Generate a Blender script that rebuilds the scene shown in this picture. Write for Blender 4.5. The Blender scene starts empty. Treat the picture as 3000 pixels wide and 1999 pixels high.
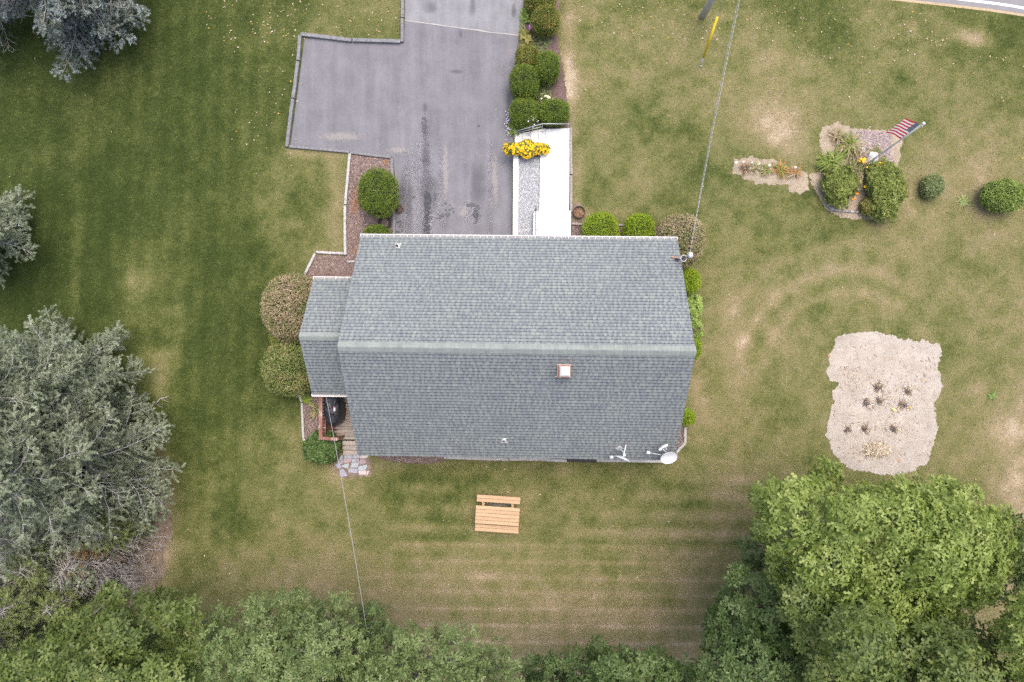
import bpy, bmesh, math, random
import numpy as np
from mathutils import Vector, Matrix
from mathutils.geometry import delaunay_2d_cdt

# ------------------------------------------------------------------ camera, sky, sun, exposure
SC = bpy.context.scene
COL = SC.collection
H, FPX, CX, CY = 29.3, 2000.0, 1500.0, 999.5
TILT = math.atan(40 / FPX)
cam = bpy.data.cameras.new("camera")
cam.lens, cam.sensor_width, cam.clip_end, cam.clip_start = 24.0, 36.0, 2000.0, 0.1
camo = bpy.data.objects.new("camera", cam)
camo.location = (0, 0, H)
camo.rotation_euler = (0, TILT, 0)
COL.objects.link(camo)
SC.camera = camo

SUN_EL, SUN_AZ = math.radians(72), math.radians(30)      # azimuth clockwise from +Y (top of the picture)
world = bpy.data.worlds.new("World")
SC.world = world
world.use_nodes = True
wn = world.node_tree
sky = wn.nodes.new("ShaderNodeTexSky")
sky.sky_type = 'NISHITA'
sky.sun_disc = False
sky.sun_elevation, sky.sun_rotation = SUN_EL, SUN_AZ
sky.air_density, sky.dust_density, sky.ozone_density = 1.0, 6.0, 0.6
wn.nodes["Background"].inputs[1].default_value = 0.15
wn.links.new(sky.outputs[0], wn.nodes["Background"].inputs[0])
sl = bpy.data.lights.new("sun", 'SUN')
sl.energy, sl.angle, sl.color = 0.8, math.radians(60), (1.0, 0.95, 0.88)
so = bpy.data.objects.new("sun", sl)
COL.objects.link(so)
sd = Vector((math.sin(SUN_AZ) * math.cos(SUN_EL), math.cos(SUN_AZ) * math.cos(SUN_EL), math.sin(SUN_EL)))
so.rotation_euler = (-sd).to_track_quat('-Z', 'Y').to_euler()
so.location = (0, 0, 60)
SC.view_settings.view_transform = 'Standard'
SC.view_settings.look = 'None'
SC.view_settings.exposure = 1.10
SC.view_settings.gamma = 1
SC.view_settings.use_curve_mapping = False
SC.cycles.max_bounces = 6
SC.cycles.transparent_max_bounces = 24
SC.cycles.use_denoising = False
SC.cycles.sample_clamp_indirect = 4.0

rng = np.random.default_rng(7)
random.seed(7)
PI = math.pi

# ------------------------------------------------------------------ pixel <-> world
_c, _s = math.cos(TILT), math.sin(TILT)
def P(px, py, z=0.0):
    """point of the place at height z that the photograph shows at this pixel"""
    dx, dy, dz = (px - CX) / FPX, -(py - CY) / FPX, -1.0
    wx, wz = dx * _c + dz * _s, -dx * _s + dz * _c
    t = (z - H) / wz
    return Vector((wx * t, dy * t, z))

def toPx(x, y, z):
    x, y, z = np.asarray(x, float), np.asarray(y, float), np.asarray(z, float) - H
    cx = x * _c - z * _s
    cz = x * _s + z * _c
    return CX + FPX * cx / -cz, CY - FPX * y / -cz

def sstep(a, b, x):
    t = np.clip((np.asarray(x, float) - a) / (b - a), 0, 1)
    return t * t * (3 - 2 * t)

def gz(x, y):
    """height of the ground: the lawn right of the drive lies a step higher near the house"""
    return 0.45 * sstep(0.2, 1.7, x) * (1 - sstep(9.0, 15.0, y)) * sstep(-12.0, -4.0, y) * (1 - sstep(10.0, 18.0, x))

def PG(px, py, dz=0.0):
    p = P(px, py, 0)
    for _ in range(4):
        p = P(px, py, float(gz(p.x, p.y)) + dz)
    return p

def G(x, y, dz=0.0):
    return Vector((x, y, float(gz(x, y)) + dz))

# ------------------------------------------------------------------ noise in numpy
_ngrid = {}
def vnoise(x, y, scale, seed=0):
    if seed not in _ngrid:
        _ngrid[seed] = np.random.default_rng(1000 + seed).random((256, 256))
    g = _ngrid[seed]
    x, y = np.asarray(x, float) / scale, np.asarray(y, float) / scale
    xi, yi = np.floor(x).astype(int), np.floor(y).astype(int)
    fx, fy = x - xi, y - yi
    fx, fy = fx * fx * (3 - 2 * fx), fy * fy * (3 - 2 * fy)
    a, b = g[xi % 256, yi % 256], g[(xi + 1) % 256, yi % 256]
    c, d = g[xi % 256, (yi + 1) % 256], g[(xi + 1) % 256, (yi + 1) % 256]
    return (a * (1 - fx) + b * fx) * (1 - fy) + (c * (1 - fx) + d * fx) * fy

def fbm(x, y, scale, seed=0, oct=4):
    s, a, t = 0, 1.0, 0
    for i in range(oct):
        s = s + a * vnoise(x, y, scale / 2 ** i, seed + i)
        t += a
        a *= .55
    return s / t

# ------------------------------------------------------------------ materials
MATS = {}
def new_mat(name):
    m = bpy.data.materials.new(name)
    m.use_nodes = True
    MATS[name] = m
    nt = m.node_tree
    b = nt.nodes["Principled BSDF"]
    return m, nt, b

def ramp(nt, stops, src, interp='LINEAR'):
    r = nt.nodes.new("ShaderNodeValToRGB")
    r.color_ramp.interpolation = interp
    e = r.color_ramp.elements
    while len(e) < len(stops):
        e.new(0.5)
    for el, (p, c) in zip(e, stops):
        el.position = p
        el.color = (*c, 1)
    nt.links.new(src, r.inputs[0])
    return r.outputs[0]

def noise(nt, scale, detail=5, rough=.6, vec=None, stretch=None):
    g = nt.nodes.new("ShaderNodeNewGeometry")
    v = g.outputs['Position'] if vec is None else vec
    if stretch:
        mp = nt.nodes.new("ShaderNodeMapping")
        mp.inputs['Scale'].default_value = stretch
        nt.links.new(v, mp.inputs[0])
        v = mp.outputs[0]
    n = nt.nodes.new("ShaderNodeTexNoise")
    n.inputs['Scale'].default_value = scale
    n.inputs['Detail'].default_value = detail
    n.inputs['Roughness'].default_value = rough
    nt.links.new(v, n.inputs['Vector'])
    return n.outputs[0]

def math_(nt, op, a, b=None, c=None):
    m = nt.nodes.new("ShaderNodeMath")
    m.operation = op
    for i, v in enumerate((a, b, c)):
        if v is None: continue
        if isinstance(v, (int, float)): m.inputs[i].default_value = v
        else: nt.links.new(v, m.inputs[i])
    return m.outputs[0]

def mix(nt, fac, a, b, mode='MIX'):
    m = nt.nodes.new("ShaderNodeMix")
    m.data_type = 'RGBA'
    m.blend_type = mode
    for i, v in ((0, fac), (6, a), (7, b)):
        if isinstance(v, (int, float)): m.inputs[i].default_value = v
        elif isinstance(v, tuple): m.inputs[i].default_value = (*v, 1)
        else: nt.links.new(v, m.inputs[i])
    return m.outputs[2]

def scale_col(nt, col, fac):
    m = nt.nodes.new("ShaderNodeVectorMath")
    m.operation = 'SCALE'
    nt.links.new(col, m.inputs[0])
    if isinstance(fac, (int, float)): m.inputs[3].default_value = fac
    else: nt.links.new(fac, m.inputs[3])
    return m.outputs[0]

def bump(nt, b, h, strength=.4, dist=.02):
    n = nt.nodes.new("ShaderNodeBump")
    n.inputs['Strength'].default_value = strength
    n.inputs['Distance'].default_value = dist
    nt.links.new(h, n.inputs['Height'])
    nt.links.new(n.outputs[0], b.inputs['Normal'])

def M(name, stops, scale=6, rough=.8, spec=.3, island=0., objvar=0., bmp=0., bscale=60, metal=0., stretch=None, detail=6):
    """noise-coloured matt surface with optional per-piece variation and relief"""
    if name in MATS: return MATS[name]
    m, nt, b = new_mat(name)
    if len(stops) == 1: stops = [(0, stops[0]), (1, stops[0])]
    elif len(stops[0]) == 3:
        stops = [(.3 + .4 * i / (len(stops) - 1), c) for i, c in enumerate(stops)]
    col = ramp(nt, stops, noise(nt, scale, detail, stretch=stretch))
    if island:
        g = nt.nodes.new("ShaderNodeNewGeometry")
        col = scale_col(nt, col, math_(nt, 'MULTIPLY_ADD', g.outputs['Random Per Island'], island, 1 - island / 2))
    if objvar:
        o = nt.nodes.new("ShaderNodeObjectInfo")
        col = scale_col(nt, col, math_(nt, 'MULTIPLY_ADD', o.outputs['Random'], objvar, 1 - objvar / 2))
    nt.links.new(col, b.inputs['Base Color'])
    b.inputs['Roughness'].default_value = rough
    b.inputs['Specular IOR Level'].default_value = spec
    b.inputs['Metallic'].default_value = metal
    if bmp: bump(nt, b, noise(nt, bscale, 4, stretch=stretch), bmp)
    return m

def leafmat(name, stops, clump=.35, cscale=1.2, transl=.25, rough=.55, spec=.25):
    """foliage: colour by leaf, slow change through the crown, light passing the blade"""
    if name in MATS: return MATS[name]
    m, nt, b = new_mat(name)
    g = nt.nodes.new("ShaderNodeNewGeometry")
    if len(stops[0]) == 3:
        stops = [(i / max(1, len(stops) - 1), c) for i, c in enumerate(stops)]
    n = noise(nt, cscale, 3)
    f = math_(nt, 'ADD', math_(nt, 'MULTIPLY', g.outputs['Random Per Island'], .62), math_(nt, 'MULTIPLY_ADD', n, .95, -.28))
    col = ramp(nt, stops, f)
    col = scale_col(nt, col, math_(nt, 'MULTIPLY_ADD', noise(nt, cscale * .6, 2), clump * 2, 1 - clump))
    nt.links.new(col, b.inputs['Base Color'])
    b.inputs['Roughness'].default_value = rough
    b.inputs['Specular IOR Level'].default_value = spec
    t = nt.nodes.new("ShaderNodeBsdfTranslucent")
    nt.links.new(scale_col(nt, col, 1.1), t.inputs[0])
    mx = nt.nodes.new("ShaderNodeMixShader")
    mx.inputs[0].default_value = transl
    nt.links.new(b.outputs[0], mx.inputs[1])
    nt.links.new(t.outputs[0], mx.inputs[2])
    nt.links.new(mx.outputs[0], nt.nodes["Material Output"].inputs[0])
    return m

# ------------------------------------------------------------------ mesh helpers
def link(o, parent=None):
    COL.objects.link(o)
    if parent is not None:
        o.parent = parent
    return o

def tag(o, label=None, cat=None, group=None, kind=None):
    if label: o['label'] = label
    if cat: o['category'] = cat
    if group: o['group'] = group
    if kind: o['kind'] = kind
    return o

def empty(name, loc, rz=0.0):
    o = bpy.data.objects.new(name, None)
    o.location = loc
    o.rotation_euler = (0, 0, rz)
    o.empty_display_size = .2
    return link(o)

def np_mesh(name, V, F, mats, midx=None, smooth=False, attrs=None):
    """mesh from arrays; F is (n,3) or (n,4)"""
    me = bpy.data.meshes.new(name)
    V, F = np.asarray(V, np.float32), np.asarray(F, np.int32)
    n, k = F.shape
    me.vertices.add(len(V))
    me.vertices.foreach_set('co', V.ravel())
    me.loops.add(n * k)
    me.loops.foreach_set('vertex_index', F.ravel())
    me.polygons.add(n)
    me.polygons.foreach_set('loop_start', np.arange(0, n * k, k, dtype=np.int32))
    me.polygons.foreach_set('loop_total', np.full(n, k, np.int32))
    for m in (mats if isinstance(mats, (list, tuple)) else [mats]):
        me.materials.append(m)
    if midx is not None:
        me.polygons.foreach_set('material_index', np.asarray(midx, np.int32))
    if smooth:
        me.polygons.foreach_set('use_smooth', np.ones(n, bool))
    for an, av in (attrs or {}).items():
        a = me.attributes.new(an, 'FLOAT', 'POINT')
        a.data.foreach_set('value', np.asarray(av, np.float32))
    me.update(calc_edges=True)
    me.validate()
    return me

class MB:
    """collects boxes, prisms, tubes, balls and sheets; build() links them as one mesh object"""
    def __init__(s):
        s.v, s.f, s.m, s.sm = [], [], [], []
        s.T = None
    def _add(s, vs, fs, m=0, smooth=False):
        o = len(s.v)
        if s.T is not None: vs = [s.T @ Vector(p) for p in vs]
        s.v += [tuple(p) for p in vs]
        s.f += [tuple(i + o for i in f) for f in fs]
        s.m += [m] * len(fs)
        s.sm += [smooth] * len(fs)
    def box(s, a, b, m=0):
        x0, y0, z0 = a; x1, y1, z1 = b
        s._add([(x0,y0,z0),(x1,y0,z0),(x1,y1,z0),(x0,y1,z0),(x0,y0,z1),(x1,y0,z1),(x1,y1,z1),(x0,y1,z1)],
               [(0,3,2,1),(4,5,6,7),(0,1,5,4),(1,2,6,5),(2,3,7,6),(3,0,4,7)], m)
    def bar(s, a, b, w, h, m=0, up=(0,0,1)):
        """square bar from a to b, w wide and h high, axis in its middle"""
        a, b = Vector(a), Vector(b)
        d = (b - a).normalized()
        u = Vector(up)
        if abs(d.dot(u)) > .98: u = Vector((1,0,0))
        r = d.cross(u).normalized(); u = r.cross(d)
        vs = []
        for p in (a, b):
            for i, j in ((-1,-1),(1,-1),(1,1),(-1,1)):
                vs.append(p + r * (i * w / 2) + u * (j * h / 2))
        s._add(vs, [(3,2,1,0),(4,5,6,7),(0,1,5,4),(1,2,6,5),(2,3,7,6),(3,0,4,7)], m)
    def tube(s, pts, r, m=0, n=8, caps=True, smooth=True, closed=False):
        pts = [Vector(p) for p in pts]
        rs = r if isinstance(r, (list, tuple)) else [r] * len(pts)
        vs, prev = [], None
        L = len(pts)
        for i, p in enumerate(pts):
            if closed: d = pts[(i + 1) % L] - pts[i - 1]
            else: d = pts[min(i + 1, L - 1)] - pts[max(i - 1, 0)]
            if d.length < 1e-9: d = Vector((0,0,1))
            d.normalize()
            if prev is None: prev = Vector((1,0,0)) if abs(d.x) < .8 else Vector((0,1,0))
            u = (prev - d * prev.dot(d)).normalized(); w = d.cross(u); prev = u
            for k in range(n):
                a = 2 * PI * k / n
                vs.append(p + (u * math.cos(a) + w * math.sin(a)) * rs[i])
        fs = []
        for i in range(L if closed else L - 1):
            j = (i + 1) % L
            for k in range(n):
                k2 = (k + 1) % n
                fs.append((i*n+k, i*n+k2, j*n+k2, j*n+k))
        s._add(vs, fs, m, smooth)
        if caps and not closed:
            o = len(s.v) - len(vs)
            s.f += [tuple(o + k for k in range(n))[::-1], tuple(o + (L-1)*n + k for k in range(n))]
            s.m += [m, m]; s.sm += [False, False]
    def ball(s, c, r, m=0, n=10, k=6):
        rx, ry, rz = r if isinstance(r, (tuple, list)) else (r, r, r)
        vs = [(c[0], c[1], c[2] - rz)]
        for i in range(1, k):
            t = PI * i / k - PI / 2
            for j in range(n):
                a = 2 * PI * j / n
                vs.append((c[0]+rx*math.cos(t)*math.cos(a), c[1]+ry*math.cos(t)*math.sin(a), c[2]+rz*math.sin(t)))
        vs.append((c[0], c[1], c[2] + rz))
        fs = [(0, 1+(j+1)%n, 1+j) for j in range(n)]
        for i in range(k-2):
            for j in range(n):
                a, b = 1+i*n+j, 1+i*n+(j+1)%n
                fs.append((a, b, b+n, a+n))
        t = len(vs)-1; o = 1+(k-2)*n
        fs += [(o+j, o+(j+1)%n, t) for j in range(n)]
        s._add(vs, fs, m, True)
    def prism(s, outline, z0, z1, m=0):
        """outline: list of (x,y) counter-clockwise or z per point via z0/z1 callables"""
        n = len(outline)
        f0 = z0 if callable(z0) else (lambda x, y: z0)
        f1 = z1 if callable(z1) else (lambda x, y: z1)
        vs = [(x, y, f0(x, y)) for x, y in outline] + [(x, y, f1(x, y)) for x, y in outline]
        fs = [tuple(range(n-1, -1, -1)), tuple(range(n, 2*n))] + [(i, (i+1)%n, n+(i+1)%n, n+i) for i in range(n)]
        s._add(vs, fs, m)
    def quad(s, a, b, c, d, m=0):
        s._add([a, b, c, d], [(0,1,2,3)], m)
    def mesh(s, name, mats):
        me = bpy.data.meshes.new(name)
        me.from_pydata(s.v, [], s.f)
        for m in (mats if isinstance(mats, (list, tuple)) else [mats]): me.materials.append(m)
        me.polygons.foreach_set('material_index', s.m)
        me.polygons.foreach_set('use_smooth', s.sm)
        me.update()
        return me
    def build(s, name, mats, parent=None, bevel=0.0):
        o = bpy.data.objects.new(name, s.mesh(name, mats))
        link(o, parent)
        if parent is not None:
            o.matrix_parent_inverse = Matrix.Identity(4)
        if bevel:
            b = o.modifiers.new('bevel', 'BEVEL'); b.width = bevel; b.segments = 1; b.limit_method = 'ANGLE'
        return o

def world_part(mb, name, mats, root, bevel=0.0):
    """a part whose vertices were given in place coordinates, under a root that stands somewhere"""
    o = mb.build(name, mats, root, bevel)
    M_ = Matrix.Translation(root.location) @ Matrix.Rotation(root.rotation_euler.z, 4, 'Z')
    o.data.transform(M_.inverted())
    return o

def poly_px(pts, dz=0.0):
    return [PG(x, y, dz) for x, y in pts]

def roughen(pts, step=8.0, amp=3.0, seed=1):
    """px outline resampled with an uneven edge"""
    r = random.Random(seed)
    out = []
    n = len(pts)
    for i in range(n):
        a, b = Vector(pts[i]), Vector(pts[(i+1) % n])
        L = (b - a).length
        k = max(1, int(L / step))
        nrm = Vector((b.y - a.y, a.x - b.x)).normalized() if L else Vector((0,0))
        for j in range(k):
            out.append(tuple(a.lerp(b, j / k) + nrm * (r.gauss(0, amp) if (j or True) else 0)))
    return out

def sheet(name, outline, dz, mat, res=.4, thick=0.0, jitter=0.0):
    """ground-following sheet inside a world (x,y) outline"""
    pts = [Vector((p[0], p[1])) for p in outline]
    n = len(pts)
    xs = [p.x for p in pts]; ys = [p.y for p in pts]
    def inside(x, y):
        c = False
        for i in range(n):
            a, b = pts[i], pts[i-1]
            if (a.y > y) != (b.y > y) and x < (b.x-a.x)*(y-a.y)/(b.y-a.y)+a.x: c = not c
        return c
    extra = []
    y = min(ys) + res/2
    while y < max(ys):
        x = min(xs) + res/2
        while x < max(xs):
            if inside(x, y): extra.append(Vector((x, y)))
            x += res
        y += res
    vo, _, fo, *_ = delaunay_2d_cdt(pts + extra, [(i, (i+1) % n) for i in range(n)], [list(range(n))], 1, 1e-5)
    verts = [(v.x, v.y, float(gz(v.x, v.y)) + dz) for v in vo]
    faces = [tuple(f) for f in fo]
    me = bpy.data.meshes.new(name)
    me.from_pydata(verts, [], faces)
    me.materials.append(mat)
    for p in me.polygons:
        p.use_smooth = True
    me.update()
    if me.polygons and me.polygons[0].normal.z < 0: me.flip_normals()
    return link(bpy.data.objects.new(name, me))

def basis(N, spin=None):
    """rotation matrices (k,3,3) whose z column is N, spun at random"""
    N = N / np.linalg.norm(N, axis=1, keepdims=True)
    k = len(N)
    a = np.where(np.abs(N[:, 2:3]) < .9, np.array([[0, 0, 1.]]), np.array([[1., 0, 0]]))
    U = np.cross(a, N); U /= np.linalg.norm(U, axis=1, keepdims=True)
    W = np.cross(N, U)
    t = rng.random(k) * 2 * PI if spin is None else spin
    c, s = np.cos(t)[:, None], np.sin(t)[:, None]
    X, Y = U * c + W * s, W * c - U * s
    return np.stack([X, Y, N], axis=2)

def scatter(templates, pos, R, S):
    """templates: list of (v,f); returns merged V,F"""
    Vs, Fs, off = [], [], 0
    which = rng.integers(0, len(templates), len(pos))
    for t, (tv, tf) in enumerate(templates):
        I = np.where(which == t)[0]
        if not len(I): continue
        Sx = S[I] if S.ndim == 2 else S[I][:, None]
        v = np.einsum('kij,kvj->kvi', R[I], tv[None] * Sx[:, None, :]) + pos[I][:, None, :]
        f = tf[None] + (np.arange(len(I)) * len(tv))[:, None, None] + off
        Vs.append(v.reshape(-1, 3)); Fs.append(f.reshape(-1, 3))
        off += len(I) * len(tv)
    return np.concatenate(Vs), np.concatenate(Fs)

def merge(parts):
    Vs, Fs, Ms, off = [], [], [], 0
    for v, f, m in parts:
        Vs.append(v); Fs.append(f + off); Ms.append(np.full(len(f), m)); off += len(v)
    return np.concatenate(Vs), np.concatenate(Fs), np.concatenate(Ms)

def tri_tube(pts, r, n=4):
    """light triangle tube as arrays (for twigs)"""
    mb = MB(); mb.tube(pts, r, n=n, caps=False)
    F = []
    for q in mb.f: F += [(q[0], q[1], q[2]), (q[0], q[2], q[3])]
    return np.array(mb.v), np.array(F)

# ------------------------------------------------------------------ lawn
# control points: pixel x, y, dryness 0 (lush green) .. 1 (bare pale soil)
CP = [(0,250,.10),(150,400,.12),(300,300,.16),(600,250,.12),(500,100,.12),(780,60,.22),(850,250,.18),(1000,40,.32),(1100,90,.36),
      (250,600,.05),(450,500,.16),(650,500,.12),(820,420,.20),(900,480,.55),(980,500,.52),(900,580,.34),(980,650,.48),(850,680,.30),
      (150,800,.06),(300,850,.10),(480,760,.18),(650,720,.13),(760,800,.17),(450,950,.26),(600,1000,.13),(720,1000,.10),(760,1150,.16),
      (650,1200,.16),(560,1150,.14),(600,1350,.20),(720,1330,.34),(850,1330,.42),(820,1450,.40),(650,1500,.28),(560,1600,.36),(700,1650,.52),
      (850,1600,.46),(950,1500,.36),(850,1720,.66),(1000,1720,.72),(1000,1600,.5),(1150,1400,.36),(1250,1380,.38),(1350,1420,.42),(1150,1550,.44),
      (1300,1560,.48),(1200,1650,.62),(1350,1700,.68),(1200,1800,.74),(1500,1620,.56),(1500,1750,.68),(1700,1850,.74),(1500,1900,.78),(1850,1900,.74),
      (1700,1400,.38),(1600,1480,.44),(1800,1480,.44),(2000,1400,.5),(2000,1520,.52),(2050,1700,.64),(1900,1600,.56),(2150,1450,.62),(2150,1600,.66),
      (2080,1250,.5),(2150,1150,.54),(2100,1000,.44),(2150,900,.46),(2080,800,.44),(2100,700,.4),(2200,760,.46),(2300,850,.54),(2200,1000,.6),
      (2350,950,.42),(2330,1100,.5),(2350,1250,.54),(2250,1320,.54),(2400,1380,.5),(2500,800,.5),(2600,900,.46),(2700,800,.5),(2800,900,.56),
      (2850,1050,.52),(2950,900,.6),(2800,1200,.48),(2900,1200,.62),(2970,1280,.8),(2850,1380,.5),(2960,1420,.74),(2980,1050,.62),
      (1700,80,.46),(1680,20,.32),(1800,150,.5),(1700,250,.56),(1780,380,.44),(1750,500,.42),(1900,400,.40),(1850,550,.48),(1950,600,.40),
      (2000,250,.46),(2000,480,.36),(2050,620,.34),(2200,100,.44),(2150,300,.46),(2300,60,.28),(2450,90,.28),(2600,60,.40),(2700,120,.40),(2850,70,.26),
      (2950,110,.24),(2950,250,.32),(2850,250,.42),(2500,200,.46),(2650,300,.38),(2550,320,.36),(2400,300,.48),(2300,250,.46),(2260,400,.58),(2150,420,.5),
      (2250,600,.4),(2350,650,.42),(2150,650,.48),(2800,450,.5),(2900,480,.58),(2750,650,.5),(2900,680,.6),(2970,550,.55),(2600,720,.46),(2450,720,.42),
      (400,1300,.2),(350,1500,.4),(200,1700,.4),(200,1400,.3)]
BARE = [(470,1060,.35,30,28),(470,1130,.28,25,40),(455,1500,.38,34,130),(470,1380,.40,22,60),(440,1640,.38,45,70),(380,1660,.3,80,60),(400,840,.18,50,40),
        (1668,150,.34,16,90),(1660,300,.34,24,60),(1690,40,.12,30,20),(2260,190,.16,60,40),(2280,400,.30,40,40),(2240,330,.18,50,30),(2865,115,.42,32,18),(2830,100,.25,30,16),
        (940,450,.30,60,10),(860,440,.36,24,12),(990,560,.22,22,110),(990,720,.14,20,40),(960,745,.2,40,12),(1010,1390,.32,44,40),(1090,1370,.24,60,16),(1240,1352,.2,90,10),
        (1480,1458,.30,40,9),(1690,560,.20,14,80),(1720,650,.30,30,20),(2160,1000,.16,26,120),(2130,900,.12,26,100),(2950,1255,.24,50,40),(2970,1430,.22,40,60),
        (2075,45,.2,40,14),(2380,300,.1,60,40),(2740,560,.10,50,70),(2880,570,.2,22,50),(2660,560,.16,16,60),(2030,1060,.16,14,120),(2050,1180,.14,20,40)]
_cp = np.array(CP, float)
def dryness(x, y):
    px, py = toPx(x, y, np.zeros_like(np.asarray(x, float)))
    sh = np.shape(px)
    px, py = np.ravel(px), np.ravel(py)
    X, Y = np.ravel(x), np.ravel(y)
    num = np.zeros_like(px); den = np.full_like(px, 1e-9)
    for cx, cy, d in CP:
        r2 = ((px - cx) ** 2 + (py - cy) ** 2) / 95.0 ** 2
        w = 1 / (1 + r2) ** 3
        num += w * d; den += w
    d = num / den
    d = np.where(d > .3, .3 + (d - .3) * .80, d)
    # mower stripes: across the back lawn, along the side lawn, arcs by the vegetable plot
    back = sstep(1480, 1620, py) * sstep(1080, 1250, px) * (1 - sstep(2150, 2300, px))
    d = d + back * (.07 + .10 * vnoise(px, py, 200, 31)) * (1.7 * np.maximum(0, np.cos((py - 1783 - .012 * (px - 1300)) / 47.5 * 2 * PI)) ** 2.2 - .42)
    mid = sstep(1360, 1420, py) * (1 - sstep(1600, 1680, py)) * sstep(1080, 1250, px) * (1 - sstep(2150, 2300, px))
    d = d + mid * .14 * vnoise(px, py, 200, 32) * np.sin((py - .02 * px) / 58.0 * 2 * PI)
    left = 1 - sstep(760, 900, px)
    d = d + left * .024 * (.3 + 1.2 * vnoise(px, py, 340, 35)) * np.sin((px + .05 * py) / 52.0 * 2 * PI + 2 * vnoise(px, py, 300, 3))
    rr = np.hypot(px - 2480, (py - 1120) * 1.0)
    arc = np.exp(-((rr - 330) / 16) ** 2) + np.exp(-((rr - 262) / 14) ** 2) * .8 + np.exp(-((rr - 400) / 14) ** 2) * .6
    arc *= sstep(2050, 2200, px) * (1 - sstep(2560, 2760, px)) * (1 - sstep(1000, 1150, py))
    d = d + .18 * arc - .06 * np.exp(-((rr - 296) / 14) ** 2) * sstep(2050, 2200, px) * (1 - sstep(1000, 1150, py))
    seam = np.exp(-((px - 236 + .02 * py) / 22) ** 2) * sstep(250, 420, py) * (1 - sstep(900, 960, py))
    d = d + .12 * seam
    for cx, cy, a, sx, sy in BARE:
        w = np.exp(-(((px - cx) / sx) ** 2 + ((py - cy) / sy) ** 2) / 1.6)
        d = d + a * w * (.45 + 1.1 * fbm(X, Y, .9, 40))
    amp = .5 + .6 * sstep(.1, .45, d)
    d = d + amp * (.26 * (fbm(X, Y, 3.2, 5, 4) - .5) + .26 * (fbm(X, Y, 1.0, 11, 4) - .5) + .30 * (fbm(X, Y, .42, 21, 2) - .5))
    return np.clip(d, 0, 1).reshape(sh)

GRASS = [(0, (.027, .042, .010)), (.13, (.042, .061, .0155)), (.27, (.083, .101, .031)), (.42, (.137, .143, .056)), (.58, (.185, .170, .086)),
         (.76, (.245, .206, .128)), (.9, (.32, .265, .19)), (1, (.39, .335, .26))]
m, nt, b = new_mat("lawn_ground")
at = nt.nodes.new("ShaderNodeAttribute"); at.attribute_name = "dry"
d = at.outputs['Fac']
d = math_(nt, 'ADD', d, math_(nt, 'MULTIPLY_ADD', noise(nt, 5, 8, .75), .62, -.31))
d = math_(nt, 'ADD', d, math_(nt, 'MULTIPLY_ADD', noise(nt, 20, 6, .78), .72, -.36))
col = ramp(nt, GRASS, d)
col = mix(nt, math_(nt, 'MULTIPLY', noise(nt, .9, 4), .45), col, mix(nt, 1.0, col, (1.05, .92, .72), 'MULTIPLY'))
nt.links.new(col, b.inputs['Base Color'])
b.inputs['Roughness'].default_value = .95
b.inputs['Specular IOR Level'].default_value = .1
bump(nt, b, noise(nt, 26, 7, .75), .9, .05)

def axis(lo, hi, step):
    a = list(np.arange(lo, hi + 1e-6, step))
    out, s, x = [], step, hi
    while x < 700: s *= 1.35; x += s; out.append(x)
    neg, s, x = [], step, lo
    while x > -700: s *= 1.35; x -= s; neg.append(x)
    return np.array(neg[::-1] + a + out)
ax, ay = axis(-25, 25, .145), axis(-17, 17, .145)
GX, GY = np.meshgrid(ax, ay)
nx, ny = len(ax), len(ay)
V = np.stack([GX.ravel(), GY.ravel(), gz(GX, GY).ravel()], 1)
I = np.arange(nx * ny).reshape(ny, nx)
F = np.stack([I[:-1, :-1].ravel(), I[:-1, 1:].ravel(), I[1:, 1:].ravel(), I[1:, :-1].ravel()], 1)
DRY = dryness(GX, GY)
lawn = link(bpy.data.objects.new("lawn", np_mesh("lawn", V, F, MATS["lawn_ground"], smooth=True, attrs={'dry': DRY.ravel()})))
tag(lawn, "patchy mown lawn, green at left and straw-dry at right and bottom", "lawn", kind='structure')

# ------------------------------------------------------------------ paving, beds and street
SOFT = []
KEEP = []                                  # pixel outlines where no grass grows
def asphalt(name, stops, streak):
    m, nt, b = new_mat(name)
    n1 = noise(nt, 1.1, 6, .6)
    n2 = noise(nt, 1.0, 4, .55, stretch=(2.6, .28, 1))
    f = math_(nt, 'ADD', math_(nt, 'MULTIPLY', n1, 1 - streak), math_(nt, 'MULTIPLY', n2, streak))
    col = ramp(nt, stops, f)
    col = scale_col(nt, col, math_(nt, 'MULTIPLY_ADD', noise(nt, 55, 5, .8), .5, .75))
    col = scale_col(nt, col, math_(nt, 'MULTIPLY_ADD', noise(nt, 7, 6, .7), .30, .85))
    nt.links.new(col, b.inputs['Base Color'])
    b.inputs['Roughness'].default_value = .85
    b.inputs['Specular IOR Level'].default_value = .25
    bump(nt, b, noise(nt, 120, 4, .7), .5, .006)
    return m
asphalt("drive_asphalt", [(.34, (.116, .114, .127)), (.5, (.146, .145, .162)), (.66, (.174, .173, .194))], .5)
asphalt("apron_asphalt", [(.34, (.150, .150, .162)), (.5, (.190, .192, .208)), (.68, (.225, .228, .25))], .45)
asphalt("street_asphalt", [(.3, (.17, .168, .18)), (.7, (.21, .208, .22))], .3)
M("timber_grey", [(.115,.117,.127), (.17,.172,.186), (.225,.228,.244)], 9, .9, bmp=.5, bscale=40)
M("timber_white", [(.26,.25,.245), (.37,.36,.355), (.46,.45,.45)], 10, .9, bmp=.5, bscale=40)
M("timber_brown", [(.2,.17,.155), (.27,.235,.22), (.33,.3,.29)], 12, .9, bmp=.4, bscale=50)

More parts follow.
